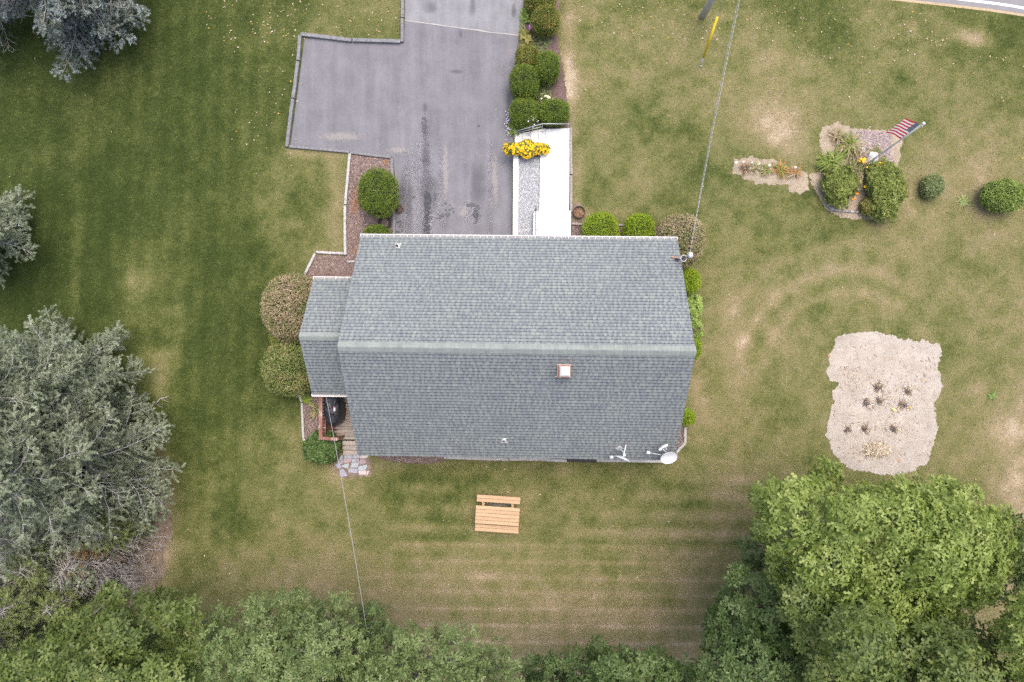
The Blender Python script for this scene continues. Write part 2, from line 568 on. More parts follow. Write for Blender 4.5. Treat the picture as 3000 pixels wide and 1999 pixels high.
drive_px = [(1186,60),(1182,121),(893,112),(851,428),(1152,461),(1158,520),(1160,740),(1500,740),(1502,460),(1504,400),(1505,330),(1509,220),(1514,150),(1519,104)]
KEEP.append(drive_px)
dv = sheet("driveway", [PG(*p)[:2] for p in drive_px], .010, MATS["drive_asphalt"], .5)
tag(dv, "grey sealed asphalt driveway with side parking bay and dark tyre streaks", "driveway", kind='structure')
apron_px = [(1188,-372),(1186,60.5),(1260,68),(1350,82),(1440,95),(1519,104.5),(1536,0),(1565,-228)]
KEEP.append(apron_px)
ap = sheet("driveway_apron", [PG(*p)[:2] for p in apron_px], .006, MATS["apron_asphalt"], .6)
tag(ap, "paler worn asphalt at the street end of the driveway", "driveway", kind='structure')
M("seam_fill", [(.30,.29,.27), (.36,.35,.33)], 20, .9)
sm = MB()
sp_ = [(1186,60),(1230,66),(1262,70),(1310,77),(1352,83),(1396,88),(1440,96),(1480,99),(1519,104)]
for i, (a, c) in enumerate(zip(sp_[:-1], sp_[1:])):
    w = 1.1 + .5 * (i % 3)
    sm.quad(PG(a[0], a[1]+w, .016), PG(c[0], c[1]+1.3, .016), PG(c[0], c[1]-1.2, .016), PG(a[0], a[1]-w, .016))
seam = world_part(sm, "seam", MATS["seam_fill"], dv)

def decal_mat(name, c, soft=.25, scale=9, dens=1.0):
    m, nt, b = new_mat(name)
    at = nt.nodes.new("ShaderNodeAttribute"); at.attribute_name = "fade"
    n = noise(nt, scale, 4, .55)
    f = math_(nt, 'ADD', at.outputs['Fac'], math_(nt, 'MULTIPLY_ADD', n, 1.5, -.85))
    mr = nt.nodes.new("ShaderNodeMapRange")
    mr.inputs[1].default_value, mr.inputs[2].default_value = 0.1, .1 + soft
    mr.inputs[4].default_value = dens
    nt.links.new(f, mr.inputs[0])
    b.inputs['Base Color'].default_value = (*c, 1)
    b.inputs['Roughness'].default_value = .8
    b.inputs['Specular IOR Level'].default_value = .25
    nt.links.new(mr.outputs[0], b.inputs['Alpha'])
    return m
decal_mat("oil_stain", (.060,.061,.076), .35, 9, .75)
decal_mat("soft_stain", (.085,.085,.096), .9, 1.6, .42)
decal_mat("pale_stain", (.30,.285,.28), .6, 6, .6)
decal_mat("rusty_needles", (.27,.115,.04), .35, 22, .8)
decal_mat("dark_soil", (.075,.06,.056), .5, 14, .8)
decal_mat("grey_soil", (.27,.25,.235), .8, 1.2, .6)
decal_mat("tan_soil", (.42,.28,.17), .5, 5, .6)
decal_mat("straw", (.5,.42,.3), .3, 26, .8)

DEC = [0]
def decal(parent, px, py, rx, ry, mat, dz, rot=0., name="stain", core=1.5):
    n = 21
    DEC[0] += 1
    dz += DEC[0] * .00025
    v, fd, f = [], [], []
    for j in range(n):
        for i in range(n):
            u, w = 2*i/(n-1)-1, 2*j/(n-1)-1
            x, y = u*rx*math.cos(rot)-w*ry*math.sin(rot), u*rx*math.sin(rot)+w*ry*math.cos(rot)
            v.append(PG(px+x, py+y, dz)[:]); fd.append(max(-.6, min(1., core*(1-math.hypot(u, w)) - .35)))
    for j in range(n-1):
        for i in range(n-1):
            f.append((j*n+i, (j+1)*n+i, (j+1)*n+i+1, j*n+i+1))
    me = np_mesh(name, v, f, MATS[mat], attrs={'fade': fd}, smooth=True)
    if me.polygons[0].normal.z < 0: me.flip_normals()
    o = link(bpy.data.objects.new(name, me), parent)
    return o
for a in [(1252,592,20,62,"oil_stain"),(1250,676,17,44,"oil_stain"),(1250,640,14,40,"oil_stain"),(1212,577,5,6,"oil_stain"),(1403,369,5,5,"oil_stain"),(1394,628,13,26,"oil_stain"),
          (1246,318,12,30,"soft_stain"),(1350,100,12,24,"soft_stain"),(1247,455,22,90,"soft_stain"),(1245,380,14,50,"soft_stain"),(1400,560,40,150,"soft_stain"),(1255,560,50,140,"soft_stain"),
          (1200,600,24,130,"soft_stain"),(1335,210,50,12,"soft_stain"),(1355,620,26,32,"pale_stain"),(1305,500,20,170,"pale_stain"),(1450,520,20,170,"pale_stain"),(1165,440,60,20,"pale_stain"),
          (1000,400,130,30,"pale_stain"),(1490,300,16,120,"soft_stain"),(1180,560,20,120,"soft_stain")]:
    decal(dv, *a[:4], a[4], .0145 if a[4] != "oil_stain" else .0175)
spl = MB(); r_ = random.Random(3)
for k in range(150):
    c = r_.choice(((1290,598,34,9),(1285,632,36,9),(1275,572,14,14),(1258,600,14,60),(1250,664,18,26),(1392,606,12,8),(1396,634,10,20),(1380,600,8,6),(1246,360,10,10),(1320,615,16,6)))
    x, y = c[0] + r_.gauss(0, c[2]*.55), c[1] + r_.gauss(0, c[3]*.55)
    rr, n = abs(r_.gauss(0, 2.0)) + .8, 7
    ring = [PG(x + rr*1.25*math.cos(2*PI*q/n)*r_.uniform(.6,1.2), y - rr*math.sin(2*PI*q/n)*r_.uniform(.6,1.2), .0205 + k*.00008) for q in range(n)]
    spl._add(ring, [tuple(range(n))])
spo = world_part(spl, "oil_splash", M("oil_drop", [(.065,.066,.078), (.09,.091,.103)], 12, .7), dv)
for a in [(1262,20,40,40),(1385,10,20,70),(1505,30,14,40)]:
    decal(ap, *a, "soft_stain", .011)

# kerbs of grey timber round the parking bay, each length an own timber
def timber(px0, px1, w, h, mat, label, group, name="landscape_timber", base=0.0):
    a, c = PG(*px0), PG(*px1)
    root = MB()
    n = max(2, int((c - a).length / .5))
    d = (c - a); d.z = 0; d.normalize(); nr = Vector((-d.y, d.x, 0))
    vs, fs = [], []
    for i in range(n + 1):
        p = a.lerp(c, i / n)
        p = G(p.x, p.y) + nr * random.uniform(-.008, .008)
        hh = h + random.uniform(-.012, .012)
        ww = w / 2 * random.uniform(.94, 1.05)
        vs += [p - nr*ww + Vector((0,0,base-.03)), p - nr*ww + Vector((0,0,hh-.012)), p - nr*(ww-.014) + Vector((0,0,hh)),
               p + nr*(ww-.014) + Vector((0,0,hh)), p + nr*ww + Vector((0,0,hh-.012)), p + nr*ww + Vector((0,0,base-.03))]
    for i in range(n):
        for k in range(5):
            fs.append((6*i+k, 6*i+k+1, 6*i+6+k+1, 6*i+6+k))
    fs += [tuple(range(5, -1, -1)), tuple(6*n+k for k in range(6))]
    root._add(vs, fs)
    o = root.build(name, MATS[mat])
    bm = bmesh.new(); bm.from_mesh(o.data); bmesh.ops.recalc_face_normals(bm, faces=bm.faces); bm.to_mesh(o.data); bm.free()
    return tag(o, label, "timber", group)
GK = "grey timbers edging the parking bay"
timber((1181,-300),(1180,55), .13, .14, "timber_grey", "grey timber along the driveway's upper left side, running out of the top of the picture", GK)
timber((1180,58),(1179,126), .13, .15, "timber_grey", "short grey timber between driveway and lawn ending at the parking bay corner", GK)
timber((884,104),(1032,121), .15, .15, "timber_grey", "grey timber on the bay's upper edge, left half", GK)
timber((1036,121),(1174,125), .15, .15, "timber_grey", "grey timber on the bay's upper edge, right half", GK)
timber((881,108),(876,180), .14, .15, "timber_grey", "short grey timber at the upper end of the bay's left side", GK)
timber((875,183),(861,290), .14, .15, "timber_grey", "grey timber in the middle of the bay's left side", GK)
timber((860,293),(843,432), .14, .15, "timber_grey", "grey timber at the lower end of the bay's left side", GK)
timber((850,431),(1024,447), .11, .12, "timber_grey", "grey timber on the bay's lower edge beside bare lawn", GK)
timber((1028,448),(1146,463), .11, .12, "timber_grey", "grey timber on the bay's lower edge above the mulch bed", GK)
timber((1149,466),(1154,600), .12, .12, "timber_grey", "grey timber between the mulch bed and the driveway beside the globe yew", GK)
timber((1154,604),(1155,700), .12, .12, "timber_grey", "grey timber between the coiled hoses running under the eave", GK)
GW = "white weathered timbers edging the mulch beds"
timber((1026,452),(1013,600), .11, .13, "timber_white", "white weathered timber along the upper half of the side mulch bed", GW)
timber((1012,604),(1013,748), .12, .13, "timber_white", "white weathered timber along the lower half of the side mulch bed", GW)
timber((928,739),(1008,744), .11, .12, "timber_white", "white weathered timber making the step of the mulch bed beside the lawn", GW)
timber((925,744),(895,804), .11, .12, "timber_white", "white weathered timber slanting towards the left russet shrub", GW)
timber((1019,768),(1040,767), .08, .09, "timber_white", "short split timber end lying in mulch at the roof edge", GW)
timber((878,1158),(886,1178), .10, .12, "timber_white", "short white timber below the left russet shrub", GW)
timber((886,1180),(890,1284), .10, .12, "timber_white", "long white timber of the narrow mulch bed left of the deck", GW)
timber((890,1286),(912,1302), .10, .12, "timber_white", "slanting white timber at the foot of the deck's mulch bed", GW)
timber((1301,1340),(1490,1345), .12, .14, "timber_white", "white timber below the back eave, left length", GW)
timber((1493,1345),(1660,1349), .12, .14, "timber_white", "white timber below the back eave, middle length", GW)
timber((1748,1348),(1960,1351), .12, .14, "timber_white", "white timber below the back eave under the satellite dishes", GW)
timber((2006,1252),(2006,1296), .10, .13, "timber_white", "upright white timber beside the narrow bed at the house's lower right corner", GW)
timber((2005,1298),(1980,1326), .10, .13, "timber_white", "slanting white timber at the house's lower right corner", GW)
timber((1672,376),(1673,512), .10, .12, "timber_brown", "upper brown timber along the right side of the white walk", "brown timbers beside the white walk")
timber((1673,516),(1673,622), .10, .12, "timber_brown", "lower brown timber along the right side of the white walk", "brown timbers beside the white walk")
timber((1675,657),(1830,661), .09, .11, "timber_brown", "brown timber in front of the mulch below the planter ring", "brown timbers beside the white walk")

m = M("black_rubber", [(.012,.012,.014), (.022,.022,.025)], 20, .55)
tr = MB(); a, c = PG(1662,1346), PG(1744,1349)
tr.bar(a + Vector((0,0,.09)), c + Vector((0,0,.09)), .16, .12)
o = tr.build("drain_channel", m, bevel=.02)
tag(o, "black drain channel between the white timbers at the back eave", "drain")

# mulch, sand, soil
def ground_mat(name, stops, scale=14, bmp=.8, fine=90, fa=.5):
    m, nt, b = new_mat(name)
    col = ramp(nt, [(.3 + .4*i/(len(stops)-1), c) for i, c in enumerate(stops)], noise(nt, scale, 8, .7))
    col = scale_col(nt, col, math_(nt, 'MULTIPLY_ADD', noise(nt, fine, 5, .75), fa*2, 1-fa))
    col = scale_col(nt, col, math_(nt, 'MULTIPLY_ADD', noise(nt, .8, 4), .5, .75))
    nt.links.new(col, b.inputs['Base Color'])
    b.inputs['Roughness'].default_value = .95
    b.inputs['Specular IOR Level'].default_value = .1
    bump(nt, b, noise(nt, fine*.6, 6, .8), bmp, .03)
    return m
ground_mat("mulch", [(.115,.075,.064), (.185,.13,.115), (.26,.195,.178)])
ground_mat("mulch_dark", [(.09,.058,.052), (.14,.098,.09), (.21,.16,.15)])
ground_mat("mulch_pink", [(.21,.165,.165), (.28,.23,.225), (.36,.30,.29)])
ground_mat("sand_soil", [(.24,.195,.145), (.30,.25,.19), (.35,.30,.24)], 7, .8, 50, .35)
ground_mat("plot_soil", [(.30,.265,.232), (.35,.315,.28), (.40,.365,.33)], 2.2, .8, 40, .28)
ground_mat("root_soil", [(.12,.09,.068), (.19,.148,.112), (.26,.21,.165)], 3, .9, 40, .45)
ground_mat("verge_sand", [(.33,.26,.17), (.40,.32,.22)], 8, .4, 60, .25)

def bed(name, px, mat, dz, label, res=.3, rough=1.2, seed=1, step=10):
    if rough: px = roughen(roughen(px, step, rough, seed), 3.5, min(1.6, rough*.8), seed+50)
    KEEP.append(px); SOFT.append(px)
    o = sheet(name, [PG(*p)[:2] for p in px], dz, MATS[mat], res)
    return tag(o, label, "garden bed", kind='structure')

side_bed = bed("mulch_bed", [(1030,455),(1148,467),(1152,600),(1153,720),(1070,740),(1070,840),(890,840),(899,804),(928,746),(1016,749),(1016,604)], "mulch", .016, "brown bark mulch bed between lawn, driveway and house", rough=.8)
deck_bed = bed("mulch_bed", [(875,1150),(960,1150),(960,1300),(912,1300),(891,1284),(888,1180)], "mulch_dark", .016, "narrow dark mulch bed left of the deck", rough=.6)
back_bed = bed("mulch_bed", [(1080,1320),(1330,1320),(1310,1345),(1290,1352),(1240,1359),(1200,1358),(1150,1352),(1110,1345)], "mulch_dark", .016, "mulch strip showing below the back eave", rough=1.6)
back_bed2 = bed("mulch_bed", [(1300,1320),(1975,1330),(1960,1350),(1300,1341)], "mulch_dark", .014, "mulch strip behind the white timbers at the back eave", rough=.4)
right_bed = bed("mulch_bed", [(1950,1220),(2004,1225),(2004,1296),(1980,1322),(1950,1322)], "mulch", .016, "mulch wedge at the house's lower right corner", rough=.6)
front_bed = bed("mulch_bed", [(1675,662),(1950,665),(1985,720),(1985,760),(1675,740)], "mulch_dark", .016, "mulch strip below the bright green globes at the front eave", rough=.8)
pot_bed = bed("gravel_bed", [(1678,600),(1700,596),(1722,630),(1735,656),(1675,655)], "root_soil", .014, "stony bare soil under the planter ring", rough=1.6)
yew_bed = bed("mulch_bed", [(1536,-60),(1620,-60),(1640,20),(1632,90),(1640,150),(1655,230),(1662,300),(1672,372),(1512,385),(1507,330),(1510,220),(1516,150),(1521,104),(1534,20)], "mulch_dark", .016, "planting strip of clipped yews between driveway and right lawn", rough=1.5)
isl = bed("garden_island", [(2406,374),(2455,360),(2478,374),(2540,378),(2600,388),(2612,376),(2637,384),(2643,430),(2632,490),(2645,540),(2636,600),(2612,630),(2588,652),(2540,640),(2500,643),(2450,634),(2415,608),(2385,556),(2370,515),(2380,508),(2404,505),(2412,470),(2402,420)], "sand_soil", .012, "pale sandy garden island round the flagpole", rough=2.6, seed=4, step=12)
islm = bed("mulch_bed", [(2490,385),(2540,382),(2612,392),(2614,470),(2632,495),(2560,500),(2510,470)], "mulch_pink", .018, "faded pink bark mulch on the garden island below the flag", rough=2, seed=5)
lil = bed("lily_bed", [(2148,464),(2200,461),(2265,468),(2300,484),(2340,500),(2362,504),(2366,530),(2372,556),(2345,569),(2316,562),(2308,541),(2228,541),(2190,526),(2150,510)], "sand_soil", .012, "small sandy bed of orange daylilies left of the garden island", rough=2.4, seed=6, step=12)
plot = bed("vegetable_plot", [(2445,995),(2480,980),(2530,972),(2575,974),(2595,985),(2618,978),(2630,993),(2690,1003),(2700,995),(2755,1013),(2757,1040),(2745,1065),(2758,1105),(2760,1130),(2745,1165),(2738,1195),(2745,1250),(2745,1270),(2733,1300),(2725,1330),(2720,1355),(2685,1370),(2675,1385),(2640,1390),(2610,1392),(2570,1388),(2545,1383),(2500,1378),(2470,1360),(2440,1330),(2430,1290),(2417,1275),(2425,1240),(2435,1200),(2443,1180),(2438,1150),(2452,1140),(2455,1122),(2430,1118),(2423,1098),(2430,1060),(2422,1050),(2440,1020)], "plot_soil", .014, "bare pale vegetable plot with dead plants", rough=2.4, seed=8, step=9)
roots = bed("bare_soil", [(250,1350),(400,1330),(440,1360),(474,1400),(486,1480),(512,1560),(480,1620),(478,1690),(440,1740),(380,1800),(180,1800),(60,1700),(60,1400)], "root_soil", .012, "bare sandy soil under the grey spruces", rough=4, seed=9, step=14)
for a in [(1070,560,60,30,"rusty_needles"),(1040,600,26,60,"rusty_needles"),(1055,570,16,44,"rusty_needles"),(1130,475,14,12,"rusty_needles"),(1050,740,26,50,"rusty_needles"),(1075,660,30,30,"dark_soil")]:
    decal(side_bed, *a[:4], a[4], .022, name="needle_litter")
for a in [(2615,1052,6,7,"tan_soil"),(2700,1112,12,8,"tan_soil"),(2430,1042,8,10,"tan_soil"),(2633,1350,9,14,"tan_soil")]:
    decal(plot, *a[:4], a[4], .020, name="soil_stain")

# street corner at the top right
def band(name, top, bot, mat, dz, label, kind='structure', n=1):
    px = top + bot[::-1]
    KEEP.append(px)
    return tag(sheet(name, [PG(*p)[:2] for p in px], dz, MATS[mat], 1.2), label, "road" if name == "street" else None, kind=kind)
E0 = [(900,-470),(1500,-250),(1900,-130),(2150,-76),(2300,-48),(2460,-22),(2600,-2),(2700,9),(2800,20),(2900,32),(3000,47),(3150,78),(3400,150),(3900,330)]
st = band("street", [(x + 90, y - 470) for x, y in E0], [(x, y - 6) for x, y in E0], "street_asphalt", .010, "grey asphalt street cutting the top right corner")
vg = band("road_verge", [(x, y - 8) for x, y in E0], [(x, y + 2) for x, y in E0], "verge_sand", .006, "thin sandy verge along the street")
M("road_paint", [(.62,.62,.62), (.78,.78,.78)], 18, .7)
ln = MB()
W0 = [(1530,-278),(1930,-158),(2180,-104),(2330,-76),(2500,-48),(2640,-26),(2760,-9),(2820,-1),(2870,5),(2920,11),(2960,17),(3000,24),(3100,44),(3300,98),(3880,292)]
for a, c in zip(W0[:-1], W0[1:]):
    ln.quad(PG(a[0], a[1]+3.6, .016), PG(c[0], c[1]+3.6, .016), PG(c[0], c[1]-3.6, .016), PG(a[0], a[1]-3.6, .016))
world_part(ln, "edge_line", MATS["road_paint"], st)

# ------------------------------------------------------------------ house
EZ = 2.75
c_fl, c_fr, c_br, c_bl = P(1058,694,EZ), P(1982,703,EZ), P(1978,1345,EZ), P(1048,1336,EZ)
HC = (c_fl + c_fr + c_br + c_bl) / 4
HRZ = math.atan2((c_fr - c_fl).y, (c_fr - c_fl).x)
HW = ((c_fr - c_fl).length + (c_br - c_bl).length) / 4
HD = ((c_fl - c_bl).length + (c_fr - c_br).length) / 4
RISE = 3.07
PITCH = RISE / HD
HOUSE = empty("house", (HC.x, HC.y, 0), HRZ)
tag(HOUSE, "white house with a grey-green shingled gable roof and small left wing", "house")
HM = Matrix.Translation((HC.x, HC.y, 0)) @ Matrix.Rotation(HRZ, 4, 'Z')
HMI = HM.inverted()
def HL(px, py, z):
    """house coordinates of a pixel at height z"""
    return HMI @ P(px, py, z)
def roof_z(y):
    return EZ + (HD - abs(y)) * PITCH
def on_roof(px, py):
    z = 4.0
    for _ in range(12):
        z = roof_z(HL(px, py, z).y)
    return HL(px, py, z)
w_fl, w_bl = HL(918,819,EZ), HL(915,1153,EZ)
WX0 = (w_fl.x + w_bl.x) / 2
WYC, WD = (w_fl.y + w_bl.y) / 2, (w_fl.y - w_bl.y) / 2
WX1 = -HW + .42
def wing_z(y):
    return EZ + (WD - abs(y - WYC)) * PITCH

M("siding", [(.66,.66,.64), (.72,.72,.70)], 3, .6)
M("foundation", [(.3,.3,.29), (.38,.38,.37)], 12, .9, bmp=.3)
M("white_trim", [(.70,.70,.71), (.78,.78,.79)], 8, .5)
M("soffit", [(.6,.6,.6), (.66,.66,.66)], 5, .6)
M("roof_deck", [(.05,.055,.06), (.07,.075,.08)], 10, .9)
def shingle_mat(name, stops, fine=.22):
    m, nt, b = new_mat(name)
    g = nt.nodes.new("ShaderNodeNewGeometry")
    o = nt.nodes.new("ShaderNodeObjectInfo")
    r = math_(nt, 'FRACT', math_(nt, 'MULTIPLY_ADD', o.outputs['Random'], 7.3, g.outputs['Random Per Island']))
    f = math_(nt, 'ADD', math_(nt, 'MULTIPLY', r, .42), math_(nt, 'MULTIPLY_ADD', noise(nt, 2.2, 4, stretch=(1, 3.2, 3.2)), 1.1, -.28))
    col = ramp(nt, stops, f)
    col = scale_col(nt, col, math_(nt, 'MULTIPLY_ADD', noise(nt, 140, 4, .8), fine*2, 1-fine))
    col = scale_col(nt, col, math_(nt, 'MULTIPLY_ADD', noise(nt, .35, 5, .6, stretch=(1,1,.3)), .3, .85))
    nt.links.new(col, b.inputs['Base Color'])
    b.inputs['Roughness'].default_value = .9
    b.inputs['Specular IOR Level'].default_value = .2
    bump(nt, b, noise(nt, 180, 3, .8), .5, .004)
    return m
shingle_mat("shingle_tab", [(.1, (0.141,0.152,0.173)), (.4, (0.173,0.200,0.204)), (.7, (0.200,0.230,0.221)), (1, (0.233,0.260,0.248))])
shingle_mat("shingle_base", [(.1, (0.141,0.148,0.173)), (.5, (0.163,0.177,0.196)), (1, (0.196,0.219,0.221))])
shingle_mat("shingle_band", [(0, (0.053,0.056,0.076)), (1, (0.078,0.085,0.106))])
shingle_mat("ridge_shingle", [(.1, (0.165,0.177,0.190)), (.3, (0.198,0.223,0.218)), (.7, (0.226,0.253,0.242)), (1, (0.253,0.281,0.266))], .14)
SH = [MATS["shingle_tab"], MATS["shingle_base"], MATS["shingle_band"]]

# walls
wl = MB()
ov = .38
x0, x1, y0, y1 = -HW + ov, HW - ov, -HD + ov, HD - ov
wz = EZ - .06 + ov * PITCH - .12
n = 18
for i in range(n):                               # lapped courses
    za, zb = .35 + (wz - .35) * i / n, .35 + (wz - .35) * (i + 1) / n
    wl.box((x0 - .012, y0 - .012, za), (x1 + .012, y1 + .012, za + .03))
    wl.box((x0, y0, za + .03), (x1, y1, zb))
for sx in (x0, x1):                              # gables
    t = .02 if sx > 0 else -.02
    yy = y1
    wl._add([(sx, y0, wz), (sx, y1, wz), (sx, 0, wz + (y1) * PITCH), (sx - t, y0, wz), (sx - t, y1, wz), (sx - t, 0, wz + (y1) * PITCH)],
            [(0,1,2), (5,4,3), (0,2,5,3), (1,4,5,2)])
wl.box((WX0 + .3, WYC - WD + ov, .35), (x0 - .02, WYC + WD - ov, wz))
wl._add([(WX0+.3, WYC-WD+ov, wz), (WX0+.3, WYC+WD-ov, wz), (WX0+.3, WYC, wz+(WD-ov)*PITCH)], [(0,2,1)])
wl.build("wall", MATS["siding"], HOUSE)
fd = MB()
fd.box((x0 - .04, y0 - .04, -.3), (x1 + .04, y1 + .04, .35))
fd.box((WX0 + .26, WYC - WD + ov - .04, -.3), (x0 - .05, WYC + WD - ov + .04, .345))
fd.build("foundation", MATS["foundation"], HOUSE)
gx = HL(1250, 700, 1).x
gd = MB()
gd.box((gx - 1.35, y1, .02), (gx + 1.35, y1 + .05, 2.15), 0)
for k in range(1, 5): gd.box((gx - 1.3, y1 + .05, .02 + k*.43 - .012), (gx + 1.3, y1 + .054, .02 + k*.43 + .012), 1)
gd.build("garage_door", [MATS["white_trim"], MATS["foundation"]], HOUSE)
M("window_glass", [(.02,.025,.03), (.035,.04,.045)], 2, .08, spec=.6)
def window(x, yy, zc, w, h, face=1, parent=HOUSE):
    f = MB()
    for (a, c) in (((-w/2,-h/2),(w/2,-h/2)), ((-w/2,h/2),(w/2,h/2)), ((-w/2,-h/2),(-w/2,h/2)), ((w/2,-h/2),(w/2,h/2)), ((-w/2,0),(w/2,0))):
        f.bar((x+a[0], yy+face*.03, zc+a[1]), (x+c[0], yy+face*.03, zc+c[1]), .07, .07, up=(0,1,0))
    o = f.build("window", MATS["white_trim"], parent)
    g = MB(); g.box((x-w/2, yy, zc-h/2), (x+w/2, yy+face*.016, zc+h/2))
    g.build("pane", MATS["window_glass"], o)
for xx in (2.2, 4.4): window(xx, y1, 1.75, .9, 1.1)
for xx in (-4, -1.2, 1.5, 4.2): window(xx, y0, 1.75, .9, 1.1, -1)
dr = MB(); dx = HL(1620, 700, 1).x
dr.box((dx - .46, y1, .56), (dx + .46, y1 + .05, 2.6))
dro = dr.build("door", M("door_paint", [(.25,.05,.04)], 4, .5), HOUSE)
hd = MB(); hd.ball((dx + .36, y1 + .09, 1.55), .035)
hd.build("handle", M("brass", [(.5,.38,.15)], 5, .35, metal=1.), dro)

def slope_frame(sgn, yc, half, x_a, x_b, z_e):
    """(point of slope at run s along x and distance u up from the eave, lifted h)"""
    c, s = math.cos(math.atan(PITCH)), math.sin(math.atan(PITCH))
    def f(x, u, h=0.0):
        return (x, yc + sgn * (half - u * c + h * s), z_e + u * s + h * c)
    return f, half / c

def deck(name, yc, half, xa, xb):
    o = MB()
    th = .14
    for sgn in (1, -1):
        f, L = slope_frame(sgn, yc, half, xa, xb, EZ)
        a, b_, c, d = f(xa,0,-.012), f(xb,0,-.012), f(xb,L,-.012), f(xa,L,-.012)
        low = [(p[0], p[1], p[2]-th) for p in (a,b_,c,d)]
        o._add([a,b_,c,d]+low, [(0,1,2,3) if sgn > 0 else (3,2,1,0), (4,7,6,5) if sgn > 0 else (5,6,7,4)], 0)
        o._add([a,b_,c,d]+low, [(0,4,5,1), (1,5,6,2), (3,7,4,0)], 1)
    return o.build(name, [MATS["roof_deck"], MATS["white_trim"]], HOUSE)
ROOF = deck("roof", 0, HD, -HW, HW)
WROOF = deck("roof", WYC, WD, WX0, WX1)
WROOF['label'] = "lower shingled roof of the left wing"
soff = MB()
for sgn in (1, -1):
    soff.box((-HW + .03, min(sgn*(HD-.03), sgn*(HD-ov)), EZ - .165), (HW - .03, max(sgn*(HD-.03), sgn*(HD-ov)), EZ - .155))
    soff.box((WX0+.03, WYC + min(sgn*(WD-.03), sgn*(WD-ov)), EZ - .165), (-HW+ov-.02, WYC + max(sgn*(WD-.03), sgn*(WD-ov)), EZ - .155))
soff.build("soffit", MATS["soffit"], HOUSE)

EXPO = .1425
rs = random.Random(11)
def strip_geo(mb, f, xa, xb, u, expo, xlo, xhi):
    """one laminated shingle: base layer with a dark band and irregular raised tabs"""
    xa, xb = max(xa, xlo), min(xb, xhi)
    if xb - xa < .03: return False
    g = .0015
    e = expo + .02
    def slab(p, q, u0, u1, h0, h1, m):
        mb._add([f(p,u0,h0), f(q,u0,h0), f(q,u1,h1), f(p,u1,h1), f(p,u0,h0-.007), f(q,u0,h0-.007)],
                [(0,1,2,3), (4,5,1,0)] if f is None or FLIP[0] else [(3,2,1,0), (0,1,5,4)], m)
    p = xa + g
    q = xb - g
    slab(p, q, u, u + e, .0065, .002, 1)
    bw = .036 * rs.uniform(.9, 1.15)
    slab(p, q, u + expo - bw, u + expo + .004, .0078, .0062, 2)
    x = p + rs.uniform(-.05, .04)
    while x < q:
        w = rs.choice((.07, .085, .10, .12, .14, .19)) * rs.uniform(.9, 1.1)
        a, c = max(x, p), min(x + w, q)
        if c - a > .02:
            hh = .0135
            mb._add([f(a,u,hh), f(c,u,hh), f(c-.006,u+e,.0085), f(a+.006,u+e,.0085), f(a,u,0), f(c,u,0)],
                    ([(0,1,2,3), (4,5,1,0), (5,2,1), (4,0,3)] if FLIP[0] else [(3,2,1,0), (0,1,5,4), (1,2,5), (3,0,4)]), 0)
        x += w + rs.choice((.055, .07, .085, .10)) * rs.uniform(.9, 1.15)
    slab(p, q, u + expo - .013, u + expo + .004, .0150, .0146, 2)  # contact shadow below the next course, painted as a thin dark strip
    return True
FLIP = [True]
n_part = 0
def shingle_slope(roof, sgn, yc, half, xa, xb, budget):
    """courses of shingles; the ones nearest the ridge are single objects, the rest one mass"""
    global n_part
    f, L = slope_frame(sgn, yc, half, xa, xb, EZ)
    FLIP[0] = sgn < 0
    nC = int(math.ceil((L - .10) / EXPO))
    rest = MB()
    for k in range(nC):
        u = k * EXPO - .02
        own = k >= nC - budget
        x = xa - rs.uniform(0, .95)
        while x < xb:
            w = .99 + rs.uniform(-.01, .01)
            if own:
                mb = MB()
                if strip_geo(mb, f, x, x + w, u, EXPO, xa - .015, xb + .015):
                    mb.build("shingle", SH, roof); n_part += 1
            else:
                strip_geo(rest, f, x, x + w, u, EXPO, xa - .015, xb + .015)
            x += w
    o = rest.build("shingles", SH, roof)
    o['kind'] = 'stuff'
shingle_slope(ROOF, 1, 0, HD, -HW, HW, 10)
shingle_slope(ROOF, -1, 0, HD, -HW, HW, 10)
shingle_slope(WROOF, 1, WYC, WD, WX0, WX1, 5)
shingle_slope(WROOF, -1, WYC, WD, WX0, WX1, 5)

def ridge(roof, yc, half, xa, xb, w=.21):
    f, L = slope_frame(1, yc, half, xa, xb, EZ)
    zr = EZ + half * PITCH
    c = math.cos(math.atan(PITCH)); s = math.sin(math.atan(PITCH))
    vent = MB()
    for sg in (1, -1):
        a = (xa, yc, zr + .016); d = (xa, yc + sg*(w-.02)*c, zr + .016 - (w-.02)*s)
        b_ = (xb, yc, zr + .016); e = (xb, yc + sg*(w-.02)*c, zr + .016 - (w-.02)*s)
        vent._add([a, b_, e, d, (d[0], d[1], d[2]-.03), (e[0], e[1], e[2]-.03)], [(0,1,2,3) if sg < 0 else (3,2,1,0), (3,2,5,4) if sg < 0 else (4,5,2,3)])
    vent.build("ridge_vent", MATS["roof_deck"], roof)
    x = xa - .01
    while x < xb - .02:
        q = min(x + rs.choice((.145, .15, .155)), xb + .012)
        m = MB()
        h0, h1 = .036, .026
        ww = w + rs.uniform(-.004, .004)
        for sg in (1, -1):
            pr = []
            for xx, h in ((x, h0), (q + .015, h1)):
                pr += [(xx, yc, zr + h), (xx, yc + sg*.05*c, zr + h - .05*s*.8), (xx, yc + sg*ww*c, zr + h - ww*s), (xx, yc + sg*ww*c, zr + h - ww*s - .012)]
            fs = [(0,1,5,4), (1,2,6,5), (2,3,7,6)]
            if sg > 0: fs = [t[::-1] for t in fs]
            m._add(pr, fs)
            m._add([pr[0], pr[2], pr[3], (x, yc, zr + .01)], [(0,1,2,3) if sg > 0 else (3,2,1,0)])
        m.build("ridge_cap", MATS["ridge_shingle"], roof)
        x = q
ridge(ROOF, 0, HD, -HW, HW)
